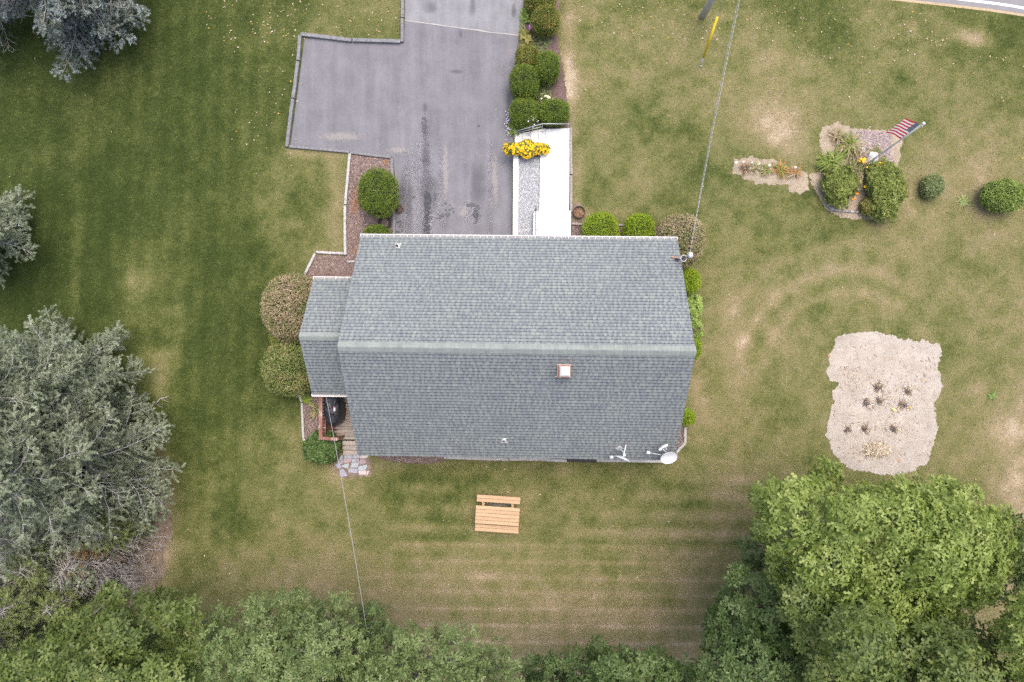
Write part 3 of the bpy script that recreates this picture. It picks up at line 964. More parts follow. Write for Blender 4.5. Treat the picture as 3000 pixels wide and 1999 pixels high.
ridge(WROOF, WYC, WD, WX0, WX1 + .02, .19)

# gutters with hanger straps
def gutter(yc, half, sgn, xa, xb, hang, label=None):
    g = MB()
    y = yc + sgn * half
    w, z = .10, EZ - .012
    pts = [(y + sgn*.012, z - .10), (y + sgn*w*.8, z - .10), (y + sgn*w, z - .045), (y + sgn*w, z + .004), (y + sgn*(w+.018), z + .004), (y + sgn*(w+.018), z - .012)]
    for a, c in zip(pts[:-1], pts[1:]):
        q = [(xa, a[0], a[1]), (xb, a[0], a[1]), (xb, c[0], c[1]), (xa, c[0], c[1])]
        g._add(q, [(0,1,2,3) if sgn < 0 else (3,2,1,0)], 1 if a == pts[0] else 0)
    g._add([(xa, y + sgn*.012, z), (xb, y + sgn*.012, z), (xb, y + sgn*.012, z-.10), (xa, y + sgn*.012, z-.10)], [(0,1,2,3)], 0)
    for x in (xa, xb):
        g._add([(x, p[0], p[1]) for p in pts[:4]] + [(x, y + sgn*.012, z)], [(0,1,2,3,4), (4,3,2,1,0)][:1], 0)
    o = g.build("gutter", [MATS["white_trim"], M("gutter_inside", [(.26,.24,.23), (.42,.40,.39)], 14, .8)], HOUSE)
    if label: o['label'] = label
    x = xa + .01
    me = None
    while x < xb:
        h = MB()
        if me is None:
            h.box((-.008, min(0, sgn*(w+.012)), .006), (.008, max(0, sgn*(w+.012)), .013))
            me = h.mesh("bracket", MATS["white_trim"])
        b_ = link(bpy.data.objects.new("bracket", me), o)
        b_.location = (x, y, z)
        x += hang * rs.uniform(.93, 1.07)
    for x in (xa + .012, xb - .012):
        b_ = link(bpy.data.objects.new("bracket", me), o); b_.location = (x, y, z)
gutter(0, HD, 1, -HW - .02, HW + .02, .262)
gutter(WYC, WD, 1, WX0 - .02, -HW + .02, .46)
gutter(WYC, WD, -1, WX0 - .02, -HW + .05, 1.15)

# chimney
ch = on_roof(1653, 1088)
cw = .19
zb = roof_z(ch.y)
zt = zb + .62
M("chimney_brick", [(.2,.085,.05), (.3,.14,.085), (.36,.2,.13)], 9, .9, bmp=.4, island=.35)
M("mortar", [(.3,.25,.22), (.36,.31,.28)], 12, .95)
cpt = HL(1655, 1089, zt)                    # the cap's middle
cx_, cy_ = cpt.x - .0, cpt.y
cm = MB(); cm.box((cx_-cw+.008, cy_-cw+.008, zb-.5), (cx_+cw-.008, cy_+cw-.008, zt-.02))
CH = cm.build("chimney", MATS["mortar"], HOUSE)
k, z = 0, zb - .42
bm_cache = {}
while z + .06 < zt - .09:                  # brick courses, each brick its own piece
    for side in range(4):
        R = Matrix.Rotation(side * PI / 2, 4, 'Z')
        for j in range(3):
            L_ = .13
            xx = -cw + .07 + j * .137 - (.03 if k % 2 else 0) + .015
            if 'b' not in bm_cache:
                t = MB(); t.box((-L_/2, -.012, 0), (L_/2, .008, .058)); bm_cache['b'] = t.mesh("brick", MATS["chimney_brick"])
            br = link(bpy.data.objects.new("brick", bm_cache['b']), CH)
            br.matrix_local = Matrix.Translation((cx_, cy_, z)) @ R @ Matrix.Translation((xx, -cw, 0))
    z += .069; k += 1
cc = MB()
cc.box((cx_-cw-.02, cy_-cw-.012, zt-.10), (cx_+cw+.005, cy_+cw+.02, zt-.03))
cc.build("crown_course", MATS["chimney_brick"], CH)
cp = MB()
a_ = .165
b0, b1 = [(-a_,-a_),(a_,-a_),(a_,a_),(-a_,a_)], [(-a_*.62,-a_*.62),(a_*.62,-a_*.62),(a_*.62,a_*.62),(-a_*.62,a_*.62)]
cp._add([(cx_+x, cy_+y, zt+.05) for x, y in b0] + [(cx_+x, cy_+y, zt+.17) for x, y in b1] + [(cx_+x, cy_+y, zt-.02) for x, y in b0],
        [(4,5,6,7)] + [(i, (i+1)%4, 4+(i+1)%4, 4+i) for i in range(4)] + [(8+i, 8+(i+1)%4, (i+1)%4, i) for i in range(4)])
cp.build("cap", M("white_metal", [(.74,.74,.74), (.8,.8,.8)], 6, .45), CH)
fl = MB()
for (a, c) in (((cx_-cw-.12, cy_-cw-.03), (cx_+cw+.05, cy_-cw+.0)), ((cx_-cw-.05, cy_+cw-.01), (cx_+cw+.05, cy_+cw+.05)), ((cx_-cw-.05, cy_-cw), (cx_-cw-.012, cy_+cw))):
    fl.prism([(a[0],a[1]),(c[0],a[1]),(c[0],c[1]),(a[0],c[1])], lambda x, y: roof_z(y) - .02, lambda x, y: roof_z(y) + .035)
fl.build("flashing", M("lead_flashing", [(.45,.45,.47), (.62,.62,.64)], 9, .5), CH)

# plumbing vents
M("vent_white", [(.66,.66,.67), (.76,.76,.77)], 8, .5)
M("vent_dark", [(.015,.015,.018), (.03,.03,.035)], 8, .6)
M("vent_grey", [(.12,.12,.14), (.2,.2,.22)], 8, .6)
def vent(px, py, sgn, dark):
    p = on_roof(px, py)
    s_, c_ = math.sin(math.atan(PITCH)), math.cos(math.atan(PITCH))
    f = MB()
    def pl(x, u, h): return (p.x + x, p.y - sgn*u*c_ + sgn*h*s_, roof_z(p.y) + u*s_ + h*c_)
    def plate(x0, x1, u0, u1, h): f._add([pl(x0,u0,h), pl(x1,u0,h), pl(x1,u1,h), pl(x0,u1,h), pl(x0,u0,0), pl(x1,u0,0), pl(x1,u1,0), pl(x0,u1,0)],
                                          [(0,1,2,3),(3,2,1,0),(0,4,5,1),(1,5,6,2),(2,6,7,3),(3,7,4,0)], 0)
    plate(-.125, .125, -.13, -.06, .022)
    plate(-.085, .085, -.07, .10, .024)
    f.tube([pl(0,.0,.02), (p.x, p.y, roof_z(p.y)+.10)], [.075, .055], 0, 12)
    o = f.build("vent_pipe", [MATS["vent_white"]], ROOF)
    q = MB(); q.tube([(p.x, p.y, roof_z(p.y)), (p.x, p.y, roof_z(p.y)+.26)], .042, 0 if dark else 1, 12, caps=False)
    q.tube([(p.x, p.y, roof_z(p.y)+.20), (p.x, p.y, roof_z(p.y)+.21)], .04, 2, 12)
    o2 = q.build("vent_pipe", [MATS["vent_grey"], MATS["vent_white"], MATS["vent_dark"]], ROOF)
    o['label'] = "white flashing of a plumbing vent"; o2['label'] = "plumbing vent pipe standing through its flashing"
vent(1166, 722, 1, True)
vent(1477, 1290, -1, False)

# ------------------------------------------------------------------ walk, steps, wall and gravel in front of the house
def wprism(mb, px, z_top, z_bot, m=0):
    pts = [P(x, y, z_top) for x, y in px]
    mb.prism([(p.x, p.y) for p in pts][::-1], z_bot, z_top, m)
conc = M("white_concrete", [(.70,.70,.695), (.76,.76,.755)], 7, .8, bmp=.15, bscale=90)
for px in ([(1505,374),(1674,372),(1674,720),(1500,720)],): KEEP.append(px)
WALK = empty("walkway", PG(1630, 520))
tag(WALK, "bright white concrete walk with steps down to the driveway", "walkway")
for px, zt_ in (([(1583,413),(1669,414),(1668,521),(1582,520)], .46), ([(1582,521),(1668,522),(1667,601),(1581,600)], .485), ([(1581,601),(1667,602),(1666,617),(1580,617)], .51), ([(1600,378),(1670,376),(1669,413),(1600,412)], .459)):
    w = MB(); wprism(w, px, zt_, -.1); world_part(w, "slab", conc, WALK, .008)
w = MB(); wprism(w, [(1563,618),(1673,618),(1672,720),(1562,720)], .64, -.1); so_ = world_part(w, "stoop", conc, WALK, .01)
for k, (xa, xb, ya) in enumerate(((1578,1600,380),(1555,1578,384),(1532,1555,389),(1508,1532,394))):
    w = MB(); wprism(w, [(xa, ya), (xb, ya-4), (xb, 440), (xa, 440)], .37 - .09*k, -.1); world_part(w, "step", conc, WALK, .008)
RW = MB(); wprism(RW, [(1504,446),(1519,446),(1517,720),(1502,720)], .48, -.2)
o = RW.build("retaining_wall", conc, bevel=.008); tag(o, "low white concrete wall between the driveway and the grey gravel strip", "wall")
grav_px = [(1518,440),(1584,440),(1583,617),(1564,618),(1563,720),(1516,720)]
gs = MB(); wprism(gs, grav_px, .36, -.05)
o = gs.build("gravel_strip", M("gravel_base", [(.18,.19,.21), (.27,.28,.30)], 40, .9, bmp=.6)); tag(o, "strip of pale grey gravel between white wall and walk", "gravel", kind='structure')
# stones on it
gv = [(.0,.0,.5),(.5,.0,0),(0,.5,0),(-.5,0,0),(0,-.5,0)]
tv = np.array(gv); tf = np.array([(0,1,2),(0,2,3),(0,3,4),(0,4,1)])
def in_px(px, py, poly):
    px, py = np.asarray(px), np.asarray(py)
    c = np.zeros(px.shape, bool)
    n = len(poly)
    for i in range(n):
        (ax_, ay_), (bx, by) = poly[i], poly[i-1]
        if ay_ == by: continue
        c ^= ((ay_ > py) != (by > py)) & (px < (bx-ax_)*(py-ay_)/(by-ay_)+ax_)
    return c
def px_pos(px, py, z):
    t = (z - H)
    dx, dy = (np.asarray(px) - CX) / FPX, -(np.asarray(py) - CY) / FPX
    wx, wz = dx*_c - _s, -dx*_s - _c
    return np.stack([wx*t/wz, dy*t/wz, np.zeros_like(wx) + z], -1)
def px_ground(px, py, dz=0.0):
    z = np.zeros(np.shape(px))
    for _ in range(4):
        p = px_pos(px, py, z); z = gz(p[:, 0], p[:, 1])
    p[:, 2] = z + dz
    return p
def rand_in(poly, n):
    a = np.array(poly)
    out = [np.zeros((0, 2))]
    k = 0
    while k < n:
        q = a.min(0) + rng.random((n*2, 2)) * (a.max(0) - a.min(0))
        q = q[in_px(q[:, 0], q[:, 1], poly)]
        out.append(q); k += len(q)
    return np.concatenate(out)[:n]
q = rand_in(grav_px, 5200)
pos = px_pos(q[:, 0], q[:, 1], .362)
R = basis(np.stack([rng.normal(0, .25, len(pos)), rng.normal(0, .25, len(pos)), np.ones(len(pos))], 1))
S = (rng.random((len(pos), 3)) * .6 + .6) * .042
V, F = scatter([(tv, tf)], pos, R, S)
M("gravel_stone", [(.20,.215,.24), (.34,.355,.38), (.48,.49,.51)], 16, .85, island=.9)
o = link(bpy.data.objects.new("gravel", np_mesh("gravel", V, F, MATS["gravel_stone"]))); tag(o, "loose grey gravel stones beside the white walk", "gravel", kind='stuff')

# handrails
steel = M("galvanised", [(.34,.36,.39), (.46,.48,.51)], 12, .45, metal=.6)
dark_iron = M("dark_iron", [(.06,.05,.055), (.1,.085,.09)], 12, .5, metal=.4)
HR = empty("handrail", P(1626, 378, .46)); tag(HR, "grey steel handrail above the white steps beside the yews", "handrail")
w = MB(); w.tube([P(1510,386,.95), P(1550,374,1.16), P(1589,363,1.36), P(1666,363.5,1.36)], .019); world_part(w, "rail", steel, HR)
w = MB(); w.tube([P(1510,391,.58), P(1550,381,.78), P(1589,371,.95)], .013); world_part(w, "rail", steel, HR)
for a, c in ((P(1510,386,.95), P(1508.5,396,.1)), (P(1550,374,1.16), P(1549,387,.28)), (P(1589,363,1.36), P(1588,379.5,.45)), (P(1666,363.5,1.36), P(1662,377,.45))):
    w = MB(); c = Vector((a.x, a.y, c.z)); w.tube([a, c], .016); w.tube([c, c + Vector((0,0,.012))], .05, n=10); world_part(w, "post", steel, HR)
HR2 = empty("handrail", P(1570, 660, .64)); tag(HR2, "dark iron handrail on the left edge of the stoop at the eave", "handrail")
w = MB(); w.tube([P(1570,605,1.2), P(1570,618,1.42), P(1570,700,1.45)], .022); world_part(w, "rail", dark_iron, HR2)
for y in (622, 690):
    a = P(1570, y, 1.43)
    w = MB(); w.tube([a, (a.x, a.y, .62)], .016); world_part(w, "post", dark_iron, HR2)
w = MB(); a = P(1570, 612, 1.3); w.tube([a, P(1561,626,.95)], .014); world_part(w, "brace", dark_iron, HR2)

# ------------------------------------------------------------------ deck, steps, covered grill, flagstones
ORG = P(960, 1220, .45)
DECK = empty("deck", (ORG.x, ORG.y, 0)); tag(DECK, "small weathered red-brown deck with rails below the left wing", "deck")
m, nt, b = new_mat("deck_stain")
g = nt.nodes.new("ShaderNodeNewGeometry"); sx = nt.nodes.new("ShaderNodeSeparateXYZ"); nt.links.new(g.outputs['Position'], sx.inputs[0])
xw = P(985, 1220, .45).x
wear = math_(nt, 'ADD', math_(nt, 'MULTIPLY_ADD', sx.outputs[0], 2.2, -2.2*xw), math_(nt, 'MULTIPLY_ADD', noise(nt, 6, 7, .75, stretch=(.5,2,1)), 2.4, -1.2))
red = ramp(nt, [(.3, (.085,.036,.028)), (.6, (.135,.062,.048)), (.8, (.16,.08,.065))], noise(nt, 5, 5, stretch=(.3,3,1)))
gry = ramp(nt, [(.3, (.19,.155,.125)), (.5, (.30,.26,.225)), (.75, (.40,.36,.32))], noise(nt, 8, 7, .7, stretch=(.25,3,1)))
mrn = nt.nodes.new("ShaderNodeMapRange"); mrn.inputs[1].default_value, mrn.inputs[2].default_value = -.1, .15; nt.links.new(wear, mrn.inputs[0])
ob = nt.nodes.new("ShaderNodeObjectInfo")
colr = scale_col(nt, mix(nt, mrn.outputs[0], red, gry), math_(nt, 'MULTIPLY_ADD', ob.outputs['Random'], .36, .82))
nt.links.new(colr, b.inputs['Base Color']); b.inputs['Roughness'].default_value = .85; b.inputs['Specular IOR Level'].default_value = .2
bump(nt, b, noise(nt, 30, 5, stretch=(.15,2,1)), .4, .01)
M("rail_stain", [(.30, (.15,.065,.048)), (.52, (.22,.11,.085)), (.6, (.28,.19,.165)), (.68, (.5,.47,.45))], 7, .8, stretch=(1,.5,1))
M("step_wood", [(.24,.205,.175), (.33,.29,.255), (.42,.375,.335)], 7, .85, objvar=.2, stretch=(.25,3,1), bmp=.3)
dx0, dx1 = P(941, 1200, .45).x, (HM @ Vector((-HW + ov, 0, 0))).x + .1
yt, yb = (HM @ Vector((WX0, WYC - WD + ov, 0))).y, P(960, 1288, .45).y
y = yt
while y > yb + .05:
    w = MB(); w.box((dx0 + random.uniform(-.01,.01), y - .132, .41), (dx1, y, .45 + random.uniform(-.003,.003))); world_part(w, "plank", MATS["deck_stain"], DECK, .004)
    y -= .14
w = MB()
for a in ((dx0+.05, yb+.04), (dx0+.05, yt-.1), (dx1-.1, yb+.04)):
    w.box((a[0]-.05, a[1]-.05, -.2), (a[0]+.05, a[1]+.05, .41))
w.box((dx0+.0, yb, .26), (dx1-.02, yb+.04, .409)); w.box((dx0+.002, yb+.042, .26), (dx0+.04, yt, .409))
world_part(w, "joist_frame", MATS["rail_stain"], DECK)
rz = 1.36
ra, rb, rc = P(939, 1150, rz), P(939.5, 1284, rz), P(990, 1287, rz)
ra.y = yt - .02
for a, c, wd in ((ra, rb + Vector((0,-.07,0)), .15), (rb + Vector((.08,-.01,0)), rc, .13)):
    w = MB(); w.bar(a, c, wd, .04); world_part(w, "top_rail", MATS["rail_stain"], DECK, .005)
for a, c in ((ra, rb), (rb, rc)):
    w = MB(); off = Vector((0,0,-.08)); w.bar(a + off, c + off, .04, .09); w.bar(a + Vector((0,0,-.78)), c + Vector((0,0,-.78)), .04, .09); world_part(w, "side_rail", MATS["rail_stain"], DECK)
    nb = int((c - a).length / .14)
    for i in range(1, nb):
        p = a.lerp(c, i/nb); w = MB(); w.box((p.x-.018, p.y-.018, .5), (p.x+.018, p.y+.018, rz-.12)); world_part(w, "baluster", MATS["rail_stain"], DECK)
for p in (ra, rb, rc):
    w = MB(); w.box((p.x-.045, p.y-.045, -.1), (p.x+.045, p.y+.045, rz-.021)); world_part(w, "post", MATS["rail_stain"], DECK)
# bench boards along the rail
for k in (0, 1):
    w = MB(); xx = P(948 + 5*k, 1240, .8).x; w.box((xx-.03, yb+.1, .80), (xx+.03, yt-.3, .84)); world_part(w, "inner_rail", MATS["rail_stain"], DECK)
for k in range(3):
    w = MB()
    ya, yb2 = P(1000, 1291 + k*14, .34-.11*k).y, P(1000, 1305 + k*14, .34-.11*k).y
    xa, xb = P(1003 - k, 1300, .34).x, P(1062, 1300, .34).x
    w.box((xa, yb2, .34-.11*k-.045), (xb, ya - .012, .34-.11*k)); 
    w.box((xa+.05, yb2+.02, -.05), (xb-.05, yb2+.06, .34-.11*k-.046))
    world_part(w, "step", MATS["step_wood"], DECK, .004)

# grill under its black cover
cov = M("grill_cover", [(.010,.011,.015), (.018,.019,.024), (.028,.03,.036)], 3, .42, spec=.45, bmp=.5, bscale=5)
gp = [(949,1158),(990,1156),(999,1185),(1001,1210),(998,1232),(988,1246),(970,1253),(955,1240),(948,1215),(946,1185)]
gc = P(973, 1205, 1.25)
GR = empty("grill", (gc.x, gc.y, .45)); tag(GR, "barbecue grill under a black fabric cover on the deck", "grill")
rings = []
for zz, sc_, fold in ((.47, 1.02, .05), (.8, 1.0, .035), (1.08, .97, .03), (1.22, .90, .02), (1.30, .74, .012), (1.34, .5, .006), (1.355, .2, 0)):
    ring = []
    nP = len(gp) * 4
    for i in range(nP):
        a, c = gp[i//4], gp[(i//4+1) % len(gp)]
        t = (i % 4) / 4
        p = P(a[0]*(1-t)+c[0]*t, a[1]*(1-t)+c[1]*t, 1.15)
        f_ = 1 + fold * math.sin(i*2.3 + zz*3) * (1.2 if zz < 1 else 1)
        ring.append((gc.x + (p.x-gc.x)*sc_*f_, gc.y + (p.y-gc.y)*sc_*f_, zz + (.02*math.sin(i*1.1+2*zz) if zz > 1.1 else 0)))
    rings.append(ring)
w = MB(); nP = len(rings[0])
w._add([p for r_ in rings for p in r_], [(i*nP+k, i*nP+(k+1)%nP, (i+1)*nP+(k+1)%nP, (i+1)*nP+k) for i in range(len(rings)-1) for k in range(nP)] + [tuple((len(rings)-1)*nP+k for k in range(nP))], 0, False)
go = world_part(w, "cover", cov, GR)
bm = bmesh.new(); bm.from_mesh(go.data); bmesh.ops.recalc_face_normals(bm, faces=bm.faces); bm.to_mesh(go.data); bm.free()
w = MB(); a, c = P(977,1192.5,1.372), P(982,1205.5,1.372); w.box((a.x, c.y, 1.350), (c.x, a.y, 1.368), 0)
w.box((a.x+.01, a.y-.05, 1.368), (c.x-.01, a.y-.012, 1.3705), 1)
w.box((a.x+.012, c.y+.02, 1.368), (c.x-.012, c.y+.035, 1.3705), 2); w.box((a.x+.012, c.y+.05, 1.368), (c.x-.025, c.y+.06, 1.3705), 2)
world_part(w, "label_tag", [M("tag_white", [(.62,.63,.66)], 5, .6), M("tag_red", [(.42,.03,.04)], 5, .6), M("tag_grey", [(.25,.3,.36)], 5, .6)], GR)

# flagstones
FST = [[(1009,1332),(1033,1331),(1034,1343),(1008,1344)],[(1035,1332),(1054,1334),(1053,1343),(1034,1343)],[(999,1334),(1007,1332),(1002,1350),(994,1347)],[(1007,1345),(1030,1343),(1029,1354),(1006,1358)],
       [(1030,1344),(1044,1344),(1045,1355),(1030,1355)],[(1045,1344),(1053,1344),(1052,1354),(1046,1354)],[(991,1351),(1005,1348),(1004,1359),(1001,1361),(993,1361)],[(983,1359),(992,1359),(1001,1364),(1001,1371),(990,1373),(984,1366)],
       [(1002,1363),(1021,1357),(1023,1360),(1021,1373),(1003,1368)],[(1030,1356),(1053,1355),(1048,1370),(1027,1370)],[(1054,1344),(1072,1346),(1074,1357),(1055,1362)],[(1022,1372),(1048,1373),(1047,1387),(1020,1384)],
       [(1050,1366),(1077,1361),(1076,1369),(1070,1379),(1048,1379)],[(1049,1380),(1074,1379),(1072,1391),(1054,1391)],[(1075,1380),(1083,1378),(1076,1394),(1073,1392)],[(996,1378),(1005,1372),(1011,1380),(1019,1394),(1003,1398),(995,1392)],
       [(1056,1335),(1080,1334),(1075,1343),(1054,1342)]]
FS = empty("flagstone_path", PG(1030, 1365)); tag(FS, "landing of blue and pink flagstones below the deck steps", "paving", kind='structure')
KEEP.append([(990,1330),(1080,1330),(1085,1395),(1000,1400),(983,1365)])
fcol = [("flag_blue", [(.27,.285,.33), (.33,.345,.39)]), ("flag_pink", [(.30,.225,.245), (.36,.28,.30)]), ("flag_green", [(.28,.31,.335), (.34,.375,.40)]), ("flag_cream", [(.42,.37,.36), (.47,.42,.41)]), ("flag_violet", [(.27,.265,.33), (.32,.315,.38)])]
for n_, c_ in fcol: M(n_, c_, 6, .85, bmp=.3, objvar=.15)
for i, (px, k) in enumerate(zip(FST, [0,0,2,1,0,1,0,4,2,2,1,4,2,3,3,4,3])):
    pts = [PG(x, y) for x, y in px]
    zt_ = float(gz(pts[0].x, pts[0].y)) + .03 + random.uniform(-.006, .006)
    w = MB(); w.prism([(p.x, p.y) for p in pts][::-1], zt_-.05, zt_); world_part(w, "flagstone", MATS[fcol[k][0]], FS, .006)
o = sheet("path_soil", [PG(*p)[:2] for p in roughen([(980,1328),(1085,1328),(1092,1360),(1090,1398),(1040,1400),(1000,1404),(975,1375)], 8, 2.5, 2)], .006, MATS["root_soil"], .3)
tag(o, "sandy soil round the flagstones", kind='structure')

# ------------------------------------------------------------------ picnic table
wood = M("table_wood", [(.36,.24,.145), (.43,.295,.18), (.48,.34,.215)], 7, .6, objvar=.16, stretch=(.2,2.5,1))
tp = P(1457, 1512, .76)
tang = -math.atan2(16, 258)
PT = empty("picnic_table", (tp.x, tp.y, float(gz(tp.x, tp.y))), tang); tag(PT, "orange-tan wooden picnic table with attached benches on the back lawn", "picnic table")
zt_ = .74
for k in range(5):
    w = MB(); yy = (k-2)*.152; w.box((-.92, yy-.0705, zt_-.038), (.92, yy+.0705, zt_)); w.build("table_plank", wood, PT, .004)
for sg in (1, -1):
    for k in (0, 1):
        w = MB(); yy = sg*(.545 + .152*k) + .0; w.box((-.92, yy-.0705, .42), (.92, yy+.0705, .458)); w.build("bench_plank", wood, PT, .004)
for sx in (-.62, .62):
    for sg in (1, -1):
        w = MB(); w.bar((sx, sg*.24, zt_-.05), (sx, sg*.62, .0), .04, .09, up=(1,0,0)); w.build("leg", wood, PT)
    w = MB(); w.box((sx-.065, -.74, .33), (sx-.022, .74, .419)); w.build("bench_support", wood, PT)
    w = MB(); w.box((sx+.022, -.36, zt_-.13), (sx+.062, .36, zt_-.039)); w.build("top_support", wood, PT)
    w = MB(); w.bar((sx*.95, 0, .36), (sx*.2, 0, zt_-.045), .07, .04); w.build("brace", wood, PT)
decal(lawn, 1455, 1482, 75, 20, "grey_soil", .012, name="worn_patch")
decal(lawn, 1490, 1462, 40, 10, "grey_soil", .014, name="worn_patch")

# ------------------------------------------------------------------ foliage
def leaf_tpl(L=1., W=.4, fold=.12, droop=.15):
    """plain pointed leaf: two halves meeting at the midrib"""
    v = np.array([(0,0,0), (L*.5,0,-fold*W+.0), (L,0,-droop), (L*.45,W/2,.0), (L*.45,-W/2,.0)])
    f = np.array([(0,1,3),(1,2,3),(0,4,1),(1,4,2)])
    return v, f
def oak_leaf(L=1.):
    """lobed leaf: slim blade with two pairs of pointed side lobes"""
    v = [(0,0,0),(.55,.11,.02),(1.06,0,-.09),(.55,-.11,.02), (.24,0,-.01),(.56,.27,.07),(.56,-.27,.07), (.55,0,.0),(.90,.20,.02),(.90,-.20,.02)]
    f = [(0,3,1),(3,2,1),(4,7,5),(4,6,7),(7,2,8),(7,9,2)]
    return np.array(v, float) * L, np.array(f)
def rosette(n, leaf, lift=.35, spread=.25, seed=0, two=True):
    r = np.random.default_rng(seed)
    Vs, Fs, off = [], [], 0
    lv, lf = leaf
    for i in range(n):
        a = 2*PI*i/n + r.normal(0, .22)
        s = r.uniform(.75, 1.1)
        el = lift + r.normal(0, spread)
        ca, sa, ce, se = math.cos(a), math.sin(a), math.cos(el), math.sin(el)
        tw = r.normal(0, .3)
        ct, st_ = math.cos(tw), math.sin(tw)
        x, y, z = lv[:,0]*s, lv[:,1]*s, lv[:,2]*s
        y, z = y*ct - z*st_, y*st_ + z*ct
        x, z = x*ce - z*se, x*se + z*ce
        z = z - .22*x*x
        Vs.append(np.stack([x*ca - y*sa + .03*ca, x*sa + y*ca + .03*sa, z], 1)); Fs.append(lf + off); off += len(lv)
    return np.concatenate(Vs), np.concatenate(Fs)
OAK = [rosette(7, oak_leaf(), .24, .2, s) for s in range(5)]
SMALL = [rosette(5, leaf_tpl(1, .42), .5, .35, s) for s in range(4)]
def sprig(n, seed, L=.32, W=.09, flat=.45):
    """needled twig along +x"""
    r = np.random.default_rng(seed)
    V, F = [], []
    for i in range(n):
        t = i / (n-1)
        a = r.uniform(0, 2*PI)
        side = Vector((.55, math.cos(a), math.sin(a)*flat)).normalized()
        p = Vector((t*.9, 0, 0)); l = L*(1.1-.55*t)*r.uniform(.8, 1.2)
        e = p + side*l
        w = Vector((-side.y, side.x, .3)).normalized()*W
        k = len(V); V += [p - w*.5, p + w*.5, e]; F.append((k, k+1, k+2))
    return np.array([tuple(v) for v in V]), np.array(F)
SPRIG = [sprig(15, s, .40, .17) for s in range(5)]
FINE = [sprig(16, 20+s, .46, .12, .35) for s in range(5)]

leafmat("yew_leaf", [(.10, (0.059,0.102,0.014)), (.45, (0.115,0.178,0.023)), (.8, (0.180,0.239,0.036)), (1, (0.285,0.291,0.064))], .3, 2.2, .15)
leafmat("yew_yellow", [(.10, (0.073,0.100,0.017)), (.5, (0.156,0.191,0.035)), (.8, (0.291,0.250,0.062)), (1, (0.541,0.312,0.094))], .3, 3.0, .15)
leafmat("bright_leaf", [(.10, (0.110,0.160,0.011)), (.45, (0.210,0.312,0.018)), (.8, (0.310,0.425,0.030)), (1, (0.400,0.491,0.062))], .25, 2.5, .2)
leafmat("russet_leaf", [(.02, (0.102,0.156,0.038)), (.30, (0.189,0.222,0.075)), (.50, (0.291,0.249,0.141)), (.75, (0.391,0.303,0.210)), (1, (0.459,0.324,0.237))], .2, 1.6, .15)
leafmat("russet_green", [(.02, (0.090,0.150,0.034)), (.45, (0.174,0.222,0.066)), (.75, (0.270,0.258,0.108)), (1, (0.372,0.288,0.168))], .2, 1.8, .15)
leafmat("deep_leaf", [(.05, (0.036,0.071,0.020)), (.4, (0.082,0.142,0.041)), (.75, (0.144,0.220,0.071)), (1, (0.252,0.299,0.128))], .25, 4, .2)
leafmat("olive_leaf", [(.05, (0.068,0.099,0.023)), (.4, (0.150,0.195,0.046)), (.75, (0.262,0.303,0.076)), (1, (0.410,0.368,0.133))], .3, 3, .15)
leafmat("grey_leaf", [(.05, (0.102,0.144,0.058)), (.5, (0.218,0.276,0.115)), (1, (0.384,0.420,0.192))], .25, 3, .15)
leafmat("lime_leaf", [(.05, (0.087,0.145,0.026)), (.5, (0.203,0.290,0.065)), (1, (0.348,0.406,0.131))], .25, 3, .2)
leafmat("gold_leaf", [(.05, (.09,.10,.02)), (.5, (.22,.22,.06)), (1, (.36,.31,.11))], .2, 4, .2)
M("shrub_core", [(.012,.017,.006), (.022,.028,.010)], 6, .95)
M("bark_dark", [(.06,.045,.035), (.11,.09,.07)], 12, .95, bmp=.5, bscale=30)

